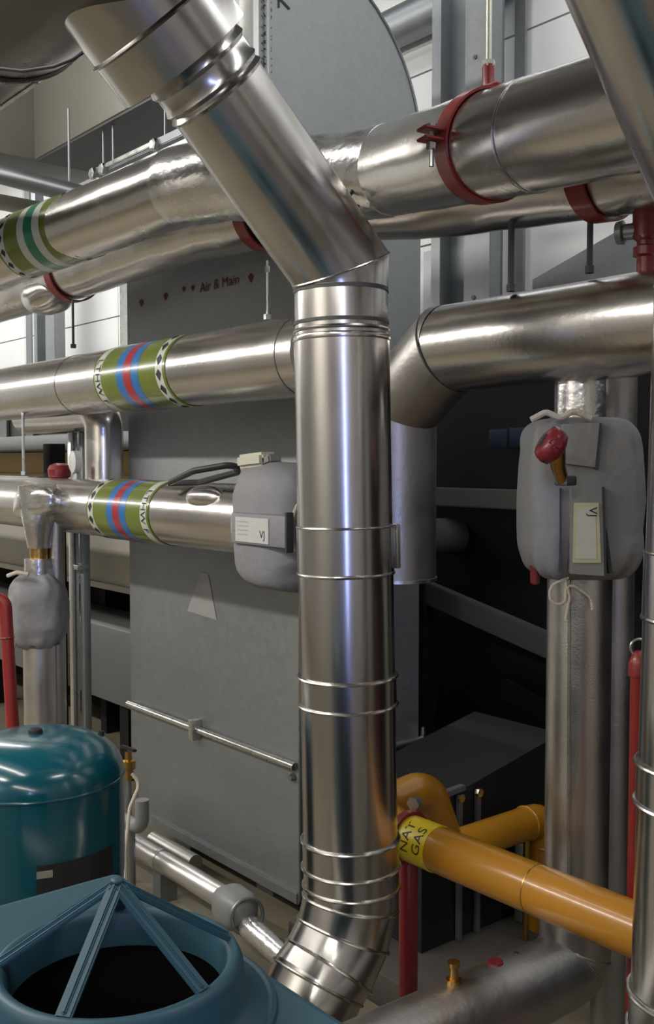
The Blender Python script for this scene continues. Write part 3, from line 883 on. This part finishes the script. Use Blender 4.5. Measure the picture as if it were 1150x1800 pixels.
# red post
rp = at_y(716, 1600, YG + .005)
rpt = thing('support_post', 'dark red post propping the gas pipe beside the stainless flue', 'support post', (rp.x, YG + .01, 0))
MB().tube([(rp.x, YG + .01, .012), (rp.x, YG + .01, zg - RG + .004)], .027, seg=20).build('post', M['redd'], rpt)
MB().lathe((rp.x, YG + .01, 0), (0, 0, 1), [(0, .06), (.012, .06)], seg=20).build('base_plate', M['redd'], rpt)
# red tall pipe
rq = at_d(1121, 1300, 2.42)
rqt = thing('red_pipe', 'tall thin red pipe standing between foil pipe and stainless flue', 'pipe', (rq.x, rq.y, 0))
zt_ = at_d(1121, 1150, 2.42).z
MB().tube([(rq.x, rq.y, 0), (rq.x, rq.y, zt_ - .02)], .019, seg=18).build('pipe', M['red'], rqt)
MB().lathe((rq.x, rq.y, zt_ - .05), (0, 0, 1), [(0, .024), (.03, .024), (.055, .014), (.06, .008)], seg=18).build('cap', M['red'], rqt)
MB().torus((rq.x, rq.y, zt_ + .018), RT.cross(V((0, 0, 1))), .02, .003, seg=20, ms=6).build('wire_loop', M['zinc'], rqt)

# ---------------------------------------------------------------- teal tank
tk = at_d(62, 1290, 3.0)
RTk = .255
tn_ = thing('expansion_tank', 'glossy teal expansion tank with domed top and black plug', 'tank', (tk.x, tk.y, 0))
ztop = at_d(62, 1283, 3.05).z + .005
zsm = at_d(60, 1412, 2.76).z
hd_ = ztop - zsm
prof = []
for k in range(13):
    a = math.radians(90 * k / 12)
    prof.append((zsm + hd_ * math.sin(a) ** 1.0, RTk * max(math.cos(a) ** .62, 0.004)))
MB().lathe((tk.x, tk.y, 0), (0, 0, 1), [(.12, RTk * .7), (.16, RTk * .95), (.22, RTk), (zsm, RTk)] + prof[1:], seg=64).build('shell', M['teal'], tn_, smooth=50)
MB().torus((tk.x, tk.y, zsm), (0, 0, 1), RTk, .004, seg=64).build('weld_seam', M['teal'], tn_)
MB().lathe((tk.x, tk.y, ztop - .012), (0, 0, 1), [(0, .024), (.022, .02), (.026, .012)], seg=16).build('plug', M['black'], tn_)
MB().ring((tk.x, tk.y, .06), (0, 0, 1), RTk * .74, RTk * .8, .12).build('base_ring', M['teal'], tn_)
pl = at_d(110, 1548, 2.78)
pn = V((pl.x - tk.x, pl.y - tk.y, 0)).normalized(); ps = V((-pn.y, pn.x, 0))
cpl = V((tk.x, tk.y, 0)) + pn * (RTk)
mb = MB()
a_m = math.atan2(pn.y, pn.x)
lp = at_d(118, 1548, 2.76).z
rgs = []
for k in range(9):
    a = a_m - .25 + .95 * k / 8
    c = V((tk.x + math.cos(a) * (RTk + .002), tk.y + math.sin(a) * (RTk + .002), 0))
    rgs.append(c)
for k in range(8):
    q0, q1 = rgs[k], rgs[k + 1]
    mb.bm.faces.new([mb.bm.verts.new(p) for p in (V((q0.x, q0.y, lp - .05)), V((q1.x, q1.y, lp - .05)), V((q1.x, q1.y, lp + .035)), V((q0.x, q0.y, lp + .035)))])
npl = mb.build('nameplate', M['black'], tn_, smooth=0)
MB().bar(rgs[0] + V((0, 0, lp + .01)), rgs[1].lerp(rgs[2], .4) + V((0, 0, lp + .01)), .003, .02).build('chrome_strip', M['zinc'], npl)
fb = at_d(178, 1288, 3.1)
MB().lathe((fb.x, fb.y, fb.z - .06), (0, 0, 1), [(0, .02), (.03, .02), (.035, .01), (.065, .009)], seg=10).build('air_valve', M['black'], tn_)

# ---------------------------------------------------------------- slate blue plastic tank with caged opening
rc = at_d(207, 1684, 1.30)
zl_ = rc.z
bk = at_z(205, 1527, zl_ - .068)
bt = thing('plastic_tank', 'slate blue plastic tank with round ribbed cage opening in its lid', 'tank', (bk.x + .5, bk.y - .45, 0))
RO = .146
LX, LY = 1.05, .95
x0, y1 = bk.x, bk.y
# lid top as a flat sheet with a round hole
mb = MB(); N = 64
inn = []; out = []
for k in range(N):
    a = 2 * PI * k / N
    c, s_ = math.cos(a), math.sin(a)
    inn.append(mb.bm.verts.new((rc.x + c * (RO + .045), rc.y + s_ * (RO + .045), zl_ - .068)))
    t = 1e9
    if c > 1e-6: t = min(t, (x0 + LX - rc.x) / c)
    if c < -1e-6: t = min(t, (x0 - rc.x) / c)
    if s_ > 1e-6: t = min(t, (y1 - rc.y) / s_)
    if s_ < -1e-6: t = min(t, (y1 - LY - rc.y) / s_)
    out.append((rc.x + c * t, rc.y + s_ * t))
crn = [(x0, y1), (x0 + LX, y1), (x0, y1 - LY), (x0 + LX, y1 - LY)]
for cx_, cy_ in crn:                           # snap nearest boundary sample to each corner
    k = min(range(N), key=lambda i: (out[i][0] - cx_) ** 2 + (out[i][1] - cy_) ** 2); out[k] = (cx_, cy_)
o1 = [mb.bm.verts.new((p[0], p[1], zl_ - .068)) for p in out]
o2 = [mb.bm.verts.new((p[0], p[1], zl_ - .12)) for p in out]
for k in range(N):
    j = (k + 1) % N
    mb.bm.faces.new((inn[k], inn[j], o1[j], o1[k])); mb.bm.faces.new((o1[k], o1[j], o2[j], o2[k]))
ob = mb.build('lid', M['plastic'], bt, smooth=0)
md = ob.modifiers.new('edge', 'BEVEL'); md.width = .02; md.segments = 3; md.limit_method = 'ANGLE'; md.angle_limit = math.radians(40)
MB().box((x0 + .03, y1 - LY + .03, .0), (x0 + LX - .03, y1 - .03, zl_ - .36), .03).build('body', M['plastic'], bt)
mb = MB()
for lo, hi in (((x0 + .03, y1 - .05, zl_ - .37), (x0 + LX - .03, y1 - .03, zl_ - .1)), ((x0 + .03, y1 - LY + .03, zl_ - .37), (x0 + LX - .03, y1 - LY + .05, zl_ - .1)),
               ((x0 + .03, y1 - LY + .03, zl_ - .37), (x0 + .05, y1 - .03, zl_ - .1)), ((x0 + LX - .05, y1 - LY + .03, zl_ - .37), (x0 + LX - .03, y1 - .03, zl_ - .1))):
    mb.box(lo, hi)
mb.build('rim_wall', M['plasticd'], bt)
# shoulder and neck
MB().lathe((rc.x, rc.y, zl_ - .07), (0, 0, 1), [(0, RO + .05), (.008, RO + .046), (.012, RO + .026), (.03, RO + .016), (.06, RO + .013), (.07, RO + .008), (.073, RO + .002), (.07, RO - .005), (.06, RO - .009), (.022, RO - .012), (.02, RO - .009)], seg=72, caps=False).build('neck', M['plastic'], bt, smooth=60)
MB().torus((rc.x, rc.y, zl_ - .068), (0, 0, 1), RO + .05, .008, seg=72).build('shoulder_step', M['plastic'], bt)
MB().lathe((rc.x, rc.y, zl_ - .05), (0, 0, -1), [(0, RO - .008), (.001, RO + .02), (.03, RO + .02), (.28, RO + .02), (.2801, .01)], seg=64, caps=False).build('void_shade_liner', M['dark'], bt)  # black liner added as the dark void inside the neck
apx = V((rc.x, rc.y, zl_ + .1))
cg = MB().blob(apx, (.008, .008, .004), 2.4, nu=16, nv=10).build('cage_hub', M['plastic'], bt)
for px, py in ((16, 1694), (128, 1772), (342, 1738), (392, 1650), (207, 1596), (88, 1612)):
    q = at_z(px, py, zl_); dv = V((q.x - rc.x, q.y - rc.y, 0)).normalized()
    rb_ = MB().bar(apx - V((0, 0, .004)), V((rc.x, rc.y, zl_ + .0)) + dv * (RO + .001), .021, .007, .002).build('cage_rib', M['plastic'], bt)
    MB().bar(apx + V((0, 0, .001)), V((rc.x, rc.y, zl_ + .005)) + dv * RO, .006, .006, .002).build('rib_ridge', M['plastic'], rb_)

# ---------------------------------------------------------------- branch on the bottom banded pipe
bx, by = -4.245, 1.85
bz = z3 + .02
br = thing('branch_pipe', 'crumpled foil branch dropping from the bottom banded pipe through a small jacket', 'insulated pipe', (bx, by, .4))
RBq = .066
zq = at_d(72, 962, 4.5).z
MB().blob((bx - .0, by + .0, bz + .0), (.15, .075, .075), 2.6, .12, 12, axes=(V((1, .15, .1)).normalized(), V((-.15, 1, 0)).normalized(), V((0, 0, 1)))).build('foil_tee', M['foilb'], br)
s = MB(); s.seed = 8; s.tube([(bx, by + .15, bz), (bx, by, bz - .01), (bx, by, zq)], [.09, .085, RBq * .8], seg=28, wob=.012, step=.03).build('foil_sleeve', M['foilb'], br)
MB().tube([(bx, by, zq + .005), (bx, by, zq - .06)], .04, seg=20).build('brass_fitting', M['brass'], br)
zj = at_d(65, 1010, 4.5).z; zk = at_d(65, 1135, 4.5).z
MB().tube([(bx, by, zq - .045), (bx, by, zj - .04)], RBq * .95, seg=24, wob=.003, step=.03).build('foil_collar', M['foilb'], br)
zfl = 0.0
s = MB(); s.seed = 2; s.tube([(bx, by, zk + .04), (bx, by, zfl)], RBq + .008, seg=32, wob=.002, step=.05).build('foil_cladding', M['foilp'], br)
MB().tube([(bx + .025, by + .07, bz - .05), (bx + .025, by + .07, zfl)], .035, seg=20).build('return_leg', M['greypipe'], br)
sj = thing('valve_jacket', 'small crumpled grey jacket on the branch pipe above the teal tank', 'valve jacket', (bx, by, zk), 'grey valve jackets')
MB().blob((bx, by - .01, (zj + zk) / 2), (.125, .11, (zj - zk) / 2 + .02), 3.0, .10, 12, axes=(RT, V((-RT.y, RT.x, 0)), V((0, 0, 1))), fold=.06, pinch=.2, nu=64, nv=40).build('padded_jacket', M['fabric'], sj)
MB().tube(fillet([at_d(14, 1012, 4.4), at_d(30, 1006, 4.36), at_d(50, 1010, 4.36)], .02, 4), .009, seg=8).build('cord_knot', M['rope'], sj)
MB().blob(at_d(22, 1136, 4.38), (.014, .014, .022), 2.2, .1, 30, nu=12, nv=8).build('cord_end', M['rope'], sj)
MB().torus((bx, by, zk + .015), (0, 0, 1), RBq + .016, .006, seg=28).build('draw_cord', M['seam'], sj)
# strut
sx = at_y(141, 1100, 2.28)
stt = thing('strut_post', 'double galvanised strut post rising behind the bottom banded pipe', 'strut post', (sx.x, 2.28, 0))
ztp = at_y(141, 760, 2.28).z
for dx in (-.028, .028):
    c = V((sx.x, 2.28, 0)) + RT * dx
    MB().box((c.x - .02, c.y - .02, 0), (c.x + .02, c.y + .02, ztp), .005).build('channel', M['zinc'] if dx < 0 else M['galv'], stt)
MB().tube([V((sx.x, 2.255, .0)), V((sx.x, 2.255, ztp))], .006, seg=8).build('slot_rod', M['darkrod'], stt)
mid = at_y(141, 996, 2.28).z
MB().box((sx.x - .05, 2.245, mid - .012), (sx.x + .05, 2.315, mid + .012), .003).build('clamp_plate', M['zinc'], stt)
# leaning red pipe
q0 = at_d(9, 1062, 3.9); q1 = at_d(24, 1300, 3.9)
q2 = q0 + (q1 - q0) * ((q0.z - .0) / (q0.z - q1.z))
rpp = thing('red_pipe', 'leaning red pipe with bent top behind the teal tank', 'pipe', q2)
MB().tube(fillet([q0 - RT * .12 + V((0, 0, .01)), q0 + V((0, 0, .03)), q0 + (q2 - q0) * .2, q2], .04, 5), .024, seg=16).build('pipe', M['red'], rpp)
MB().torus(q0 + (q2 - q0) * .1, (q2 - q0), .024, .004, seg=20).build('joint', M['redd'], rpp)

# ---------------------------------------------------------------- things on the bottom banded pipe line, further back
vp = at_y(183, 780, 2.3)
tag(MB().tube(fillet([(vp.x - .9, 2.3, at_y(120, 728, 2.3).z), (vp.x, 2.3, at_y(150, 728, 2.3).z), (vp.x, 2.3, z3 + .02), (vp.x, 2.1, z3)], .08, 8), .092, seg=32).build('clad_pipe', M['foil']), 'vertical clad pipe elbowing away behind the bottom banded pipe', 'insulated pipe')
gy = at_y(134, 812, 2.06)
ga = thing('pressure_gauge', 'round pressure gauge standing on the bottom banded pipe by the strut post', 'gauge', (gy.x, gy.y, z3 + R3 - .01))
MB().lathe(gy + V((.015, .006, 0)), -RT * .85 - FH * .5, [(0, .05), (.03, .05), (.034, .044)], seg=28).build('dial', M['card'], ga)
MB().lathe((gy.x, gy.y, z3 + R3 - .012), (0, 0, 1), [(0, .02), (.03, .02), (.03, .012), (gy.z - z3 - R3 - .03, .012)], seg=12).build('stem', M['zinc'], ga)
rk = at_y(105, 828, 2.06)
vh = MB().lathe((rk.x, rk.y, z3 + R3 - .012), (0, 0, 1), [(0, .02), (.015, .05), (.05, .056), (.07, .045), (.08, .02)], seg=12).build('valve_handle', M['redd'], p3)
bp_ = at_y(87, 800, 2.6)
tag(MB().box((bp_.x - .05, 2.58, 0), (bp_.x + .05, 2.68, at_y(87, 780, 2.6).z), .006).build('steel_post', M['dark']), 'short black steel post between yellow beam and pressure gauge', 'post')
# horizontal grey duct, yellow beam, pale duct, cabinet
ga0 = at_y(100, 722, 3.0).z; ga1 = at_y(100, 790, 3.0).z
gd = thing('air_duct', 'grey horizontal duct below the middle banded pipe at the far end', 'air duct', (-7, 3.2, ga1))
MB().box((-12, 3.0, ga1 + .1), (-4.95, 3.5, ga0 + .12), .01).build('casing', M['greyp'], gd)
MB().box((-12, 2.96, ga1), (-4.95, 3.5, ga1 + .1), .006).build('flange', M['galv'], gd)
for px in (8, 54):
    xx = at_y(px, 750, 2.98).x
    MB().box((xx - .06, 2.97, ga1 + .1), (xx + .06, 2.99, ga0 + .1)).build('joint_plate', M['galv'], gd, smooth=0)
MB().tube([(-5.6, 3.25, ga0 + .1), (-5.6, 3.25, ZC)], .012, seg=8).build('hanger_rod', M['zinc'], gd)
MB().tube([(-9.6, 3.25, ga0 + .1), (-9.6, 3.25, ZC)], .012, seg=8).build('hanger_rod', M['zinc'], gd)
yb0 = at_y(100, 795, 3.6).z; yb1 = at_y(100, 834, 3.6).z
yb = thing('steel_beam', 'ochre painted beam behind the gauge and bottom banded pipe', 'beam', (-7, 3.65, yb1))
MB().box((-12.5, 3.62, yb1), (-4.6, 3.66, yb0)).build('web', M['ochre'], yb, smooth=0)
MB().box((-12.5, 3.56, yb1 - .02), (-4.6, 3.72, yb1)).build('flange', M['ochre'], yb, smooth=0)
MB().box((-12.5, 3.56, yb0), (-4.6, 3.72, yb0 + .02)).build('flange', M['dark'], yb, smooth=0)
for xx in (-6.1, -10.8):
    MB().box((xx - .06, 3.58, 0), (xx + .06, 3.7, yb1 - .02), .004).build('post', M['dark'], yb)
pz1 = at_y(228, 1042, 2.85).z
pdk = thing('air_duct', 'pale beige duct running low behind the strut post', 'air duct', (-7.5, 3.1, pz1))
MB().box((-12, 2.85, pz1), (-4.8, 3.4, pz1 + .52), .012).build('casing', M['pale'], pdk)
MB().box((-12, 2.835, pz1 - .005), (-4.8, 2.86, pz1 + .03)).build('bottom_flange', M['pale'], pdk, smooth=0)
for xx in (-6.2, -9):
    MB().box((xx - .04, 3.14, 0), (xx + .04, 3.36, pz1)).build('leg', M['dark'], pdk, smooth=0)
cz1 = at_y(228, 1112, 2.72).z; cz0 = max(.06, at_y(228, 1248, 2.72).z)
cbn = thing('cabinet', 'low grey steel cabinet standing behind the strut post', 'cabinet', (-6.5, 2.9, 0))
MB().box((-9.6, 2.72, cz0), (-4.75, 3.1, cz1), .01).build('body', M['greym'], cbn)
for xx in (-9.2, -7.5, -5.2):
    MB().box((xx - .05, 2.76, 0), (xx + .05, 3.05, cz0)).build('foot', M['dark'], cbn, smooth=0)
for xx in (-8.0, -6.4):
    MB().box((xx - .004, 2.714, cz0 + .02), (xx + .004, 2.73, cz1 - .02)).build('door_joint', M['dark'], cbn, smooth=0)
MB().box((-12, 3.45, 0), (-4.7, 3.49, pz1 + .3)).build('gap_shade_sheet', M['dark'], None, smooth=0, label='black sheet standing in for shade behind the low grey cabinet', category='partition')  # added black sheet, its colour is the shade in the gap behind the cabinet

# ---------------------------------------------------------------- overhead left: rectangular duct, conduits
oy = 2.4
oz = at_y(155, 228, oy).z
oxl = at_y(60, 278, oy).x
od = thing('air_duct', 'pale overhead duct seen under the dark flue header', 'air duct', (oxl + 1, oy + .25, oz))
MB().box((oxl, oy, oz), (-3.6, oy + .42, oz + .62), .006).build('casing', M['paled'], od)
MB().box((oxl - .5, oy - .9, oz + .0), (oxl, oy + .42, oz + .62), .006).build('side_leg', M['paled'], od)
MB().box((oxl + .01, oy + .01, oz - .012), (-3.6, oy + .4, oz + .001)).build('shaded_underside', M['greyd'], od, smooth=0)  # darker sheet added as shade on the underside of the casing
for xx in (oxl + .3, -3.9):
    MB().tube([(xx, oy + .2, oz + .6), (xx, oy + .2, ZC)], .01, seg=8).build('hanger_rod', M['zinc'], od)
k0 = at_d(-80, 285, 5.0); k1 = at_d(150, 345, 5.0)
cds = thing('conduit', 'grey steel conduit passing under the pale overhead duct', 'conduit', k0.lerp(k1, .5))
MB().tube([k0, k1], .048, seg=24).build('tube', M['galvd'], cds)
MB().tube([k1.lerp(k0, .12), k1.lerp(k0, .12) + V((0, 0, oz - k1.z + .02))], .006, seg=8).build('hanger_rod', M['galvd'], cds)
k2 = at_d(-80, 340, 5.2); k3 = at_d(120, 378, 5.2)
tag(MB().tube([k2, k3], .04, seg=24).build('conduit', M['pale']), 'pale conduit lying just below the grey steel conduit', 'conduit')
ch0 = at_y(170, 305, 2.42); ch1 = at_y(330, 222, 2.42)
chn = thing('strut_rail', 'galvanised strut rail hung below the pale overhead duct', 'strut', ch0)
MB().bar(ch0 - V((0, 0, .0)), V((ch1.x, ch1.y, ch0.z)), .04, .04, .004).build('rail', M['galvd'], chn)
MB().bar(ch0 + V((.1, -.025, .0)), V((ch1.x - .25, ch1.y - .025, ch0.z)), .012, .02, .003).build('lip', M['zinc'], chn)
for q in (.02, .14, .72):
    b_ = ch0.lerp(V((ch1.x, ch1.y, ch0.z)), q)
    MB().lathe(b_ + V((0, -.02, -.01)), (0, -1, 0), [(0, .03), (.02, .03), (.025, .02)], seg=6).build('nut', M['zinc'], chn, smooth=0)
    MB().tube([b_ + V((0, .03, .0)), b_ + V((0, .03, oz - b_.z + .01))], .006, seg=8).build('hanger_rod', M['galvd'], chn)

# ---------------------------------------------------------------- floor pipes between tank and duct
yp = 2.12
f0 = at_y(180, 1455, yp); f1 = at_y(425, 1592, yp)
fz = max(.06, (f0.z + f1.z) / 2)
fp = thing('floor_pipe', 'small foil pipe running low along the foot of the galvanised duct', 'insulated pipe', (f1.x, yp, 0))
MB().tube([(f0.x - .3, yp, fz), (f1.x, yp, fz)], .045, seg=28, wob=.002, step=.05).build('foil_cladding', M['foilp'], fp)
MB().ring((at_y(268, 1500, yp - .04).x, yp, fz), PDIR, .044, .048, .02).build('joint_band', M['zinc'], fp)
jx = at_y(420, 1610, yp - .02).x
MB().blob((jx, yp - .04, fz + .02), (.075, .07, .12), 2.8, .06, 14, axes=(V((0, 1, 0)), V((0, 0, 1)), V((1, -.2, .1)).normalized())).build('grey_boot', M['greyp'], fp)
MB().torus((jx + .11, yp - .06, fz + .03), V((1, -.2, .1)), .062, .007, seg=28).build('boot_rim', M['galvd'], fp)
MB().tube([(jx + .1, yp - .06, fz + .0), (jx + .5, yp - .12, fz - .0)], .04, seg=24).build('foil_tail', M['foilb'], fp)
for xx in (f0.x, (f0.x + f1.x) / 2):
    MB().box((xx - .03, yp - .04, 0), (xx + .03, yp + .04, fz - .035)).build('cradle', M['galvd'], fp, smooth=0)
bz_ = at_d(250, 1440, 4.15)
tp_ = thing('floor_pipe', 'white bent stub pipe beside the far foot of the galvanised duct', 'pipe', (bz_.x, bz_.y, 0))
MB().tube(fillet([bz_ + V((0, 0, .08)), bz_ + V((0, 0, -.04)), bz_ + V((-.35, .0, -.05))], .05, 6), .028, seg=18).build('stub', M['greyp'], tp_)
MB().tube([bz_ + V((-.1, 0, -.05)), V((bz_.x - .1, bz_.y, 0))], .02, seg=14).build('leg', M['galvd'], tp_)
kk = [at_d(232, 1360, 3.9), at_d(246, 1378, 3.9), at_d(228, 1420, 3.85), at_d(221, 1490, 3.8), at_d(222, 1560, 3.8)]
kk.append(V((kk[-1].x, kk[-1].y, 0)))
tag(MB().tube(fillet(kk, .06, 5), .007, seg=8).build('hose', M['rope']), 'thin beige hose looping down beside the teal tank', 'hose')
bb = at_d(226, 1345, 4.4)
bfit = thing('brass_valve', 'small brass valve fitting between teal tank and duct', 'valve', bb - V((0, 0, .06)))
MB().lathe(bb - V((0, 0, .06)), (0, 0, 1), [(0, .02), (.04, .02), (.045, .03), (.08, .03), (.085, .015), (.12, .015)], seg=12).build('body', M['brass'], bfit)
MB().bar(bb + V((-.06, 0, .07)), bb + V((.06, 0, .075)), .02, .012, .003).build('lever', M['black'], bfit)
MB().tube([bb - V((0, 0, .05)), V((bb.x, bb.y, 0))], .012, seg=10).build('riser', M['galvd'], bfit)
for i, (px, py, d) in enumerate(((425, 1560, 3.72),)):
    q = at_d(px, py, d)
    MB().box((q.x - .1, 2.5, 0), (q.x + .1, 2.7, .05)).bm.free()
pb_ = at_y(345, 1520, 2.3)
tag(MB().tube([(pb_.x - .35, 2.29, .1), (pb_.x, 2.29, .1), (pb_.x + .01, 2.29, .1)], .035, seg=20).build('floor_pipe', M['greypipe']), 'short grey pipe lying between small foil pipe and duct', 'pipe')

# ---------------------------------------------------------------- dark plant behind the valve pipe
dy = 3.55
ah = thing('air_handling_unit', 'large air handling unit blackened as the dark void behind the jacketed valve pipe', 'air handling unit', (-1.2, dy + .3, 0))
zah = 2.24
MB().box((-4.5, dy, .12), (2.6, 4.25, zah), .01).build('casing', M['dark'], ah)  # black colour stands in for the unlit void behind the pipes
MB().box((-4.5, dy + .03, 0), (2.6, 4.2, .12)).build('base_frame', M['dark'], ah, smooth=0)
b0 = at_y(760, 872, dy - .06); b1 = at_y(940, 880, dy - .06)
MB().bar((b0.x - .2, dy - .05, (b0.z + b1.z) / 2), (b1.x + .5, dy - .05, (b0.z + b1.z) / 2), .08, .085, .006).build('rail', M['greyp'], ah)
for p0, p1 in (((862, 755), (892, 788)), ((898, 752), (928, 785))):
    a = at_y(p0[0], p0[1], dy - .004); b = at_y(p1[0], p1[1], dy - .004)
    MB().box((a.x, dy - .012, b.z), (b.x, dy + .004, a.z), .003).build('inspection_pane', M['glass'], ah)
d0 = at_y(745, 1038, 3.35); d1 = at_y(1165, 1222, 3.35)
brc = thing('steel_brace', 'grey diagonal brace in front of the blackened air handling unit', 'brace', (d1.x, 3.35, 0))
MB().bar(d0, d1, .05, .1, .004, up=(0, 0, 1)).build('brace', M['greyd'], brc)
MB().box((d0.x - .04, 3.31, 0), (d0.x + .04, 3.39, d0.z + .04)).build('post', M['dark'], brc, smooth=0)
MB().box((d1.x - .04, 3.31, 0), (d1.x + .04, 3.39, d1.z + .04)).build('post', M['dark'], brc, smooth=0)
d2 = at_y(750, 1180, 3.45); d3 = at_y(960, 1240, 3.45)
tag(MB().bar(V((-3.0, 3.46, d2.z - .0)), V((d3.x + .4, 3.46, d2.z - .16)), .03, .09, .004).build('steel_brace', M['dark']), 'black lower brace against the air handling unit', 'brace')
hp = at_y(735, 945, 3.3)
tag(MB().lathe((hp.x, 3.56, hp.z), (0, -1, 0), [(0, .085), (.27, .085), (.3, .06)], seg=28).build('capped_pipe', M['greyd']), 'dull capped pipe end in the dark beside the drop leg', 'pipe')
# sloping hood behind the relief valve
h0 = at_y(985, 500, 3.9); h1 = at_y(1180, 392, 3.9)
tag(MB().prism([(h0.x, 3.7, h0.z - .1), (h0.x, 3.7, h0.z), (h1.x, 3.7, h1.z), (h1.x, 3.7, h0.z - .1)], (0, .4, 0)).build('hood', M['galv'], None, smooth=0), 'grey sloping hood behind the red relief valve', 'hood')
# small dark unit at floor
ux = -2.47
ua = at_x(742, 1400, ux).y; ub = at_x(985, 1400, ux).y
uz = at_x(800, 1392, ux).z; uz2 = at_x(975, 1292, ux).z
un = thing('fan_unit', 'dark grey fan unit on a plinth behind the gas pipe', 'fan unit', (ux - .2, (ua + ub) / 2, .05))
MB().prism([(ux, ua, .12), (ux, ub, .12), (ux, ub, uz2), (ux, ua + .2, uz), (ux, ua, uz - .02)], (-.45, 0, 0)).build('casing', M['darkg'], un, smooth=0)
for px in (803, 835):
    yy = at_x(px, 1500, ux).y
    MB().bar((ux + .012, yy, .12), (ux + .012, yy, uz - .01), .02, .02, .003).build('rail', M['galvd'], un)
    MB().lathe((ux + .012, yy, uz - .02), (1, 0, 0), [(0, .016), (.014, .016)], seg=6).build('bolt', M['zinc'], un, smooth=0)
MB().bar((ux + .005, ua + .02, uz), (ux + .005, ua + .2, uz + .012), .03, .02, .003).build('lip', M['galvd'], un)
tag(MB().box((ux - .5, ua - .2, 0), (ux + .3, ub + .1, .118), .008).build('plinth', M['plinth']), 'low grey concrete plinth under the dark fan unit', 'plinth')
up_ = at_x(920, 1620, ux + .05)
tag(MB().box((ux + .03, up_.y - .03, .118), (ux + .07, up_.y + .03, .44), .004).build('bracket_post', M['galvd']), 'short grey bracket post under the rear gas pipe', 'post')
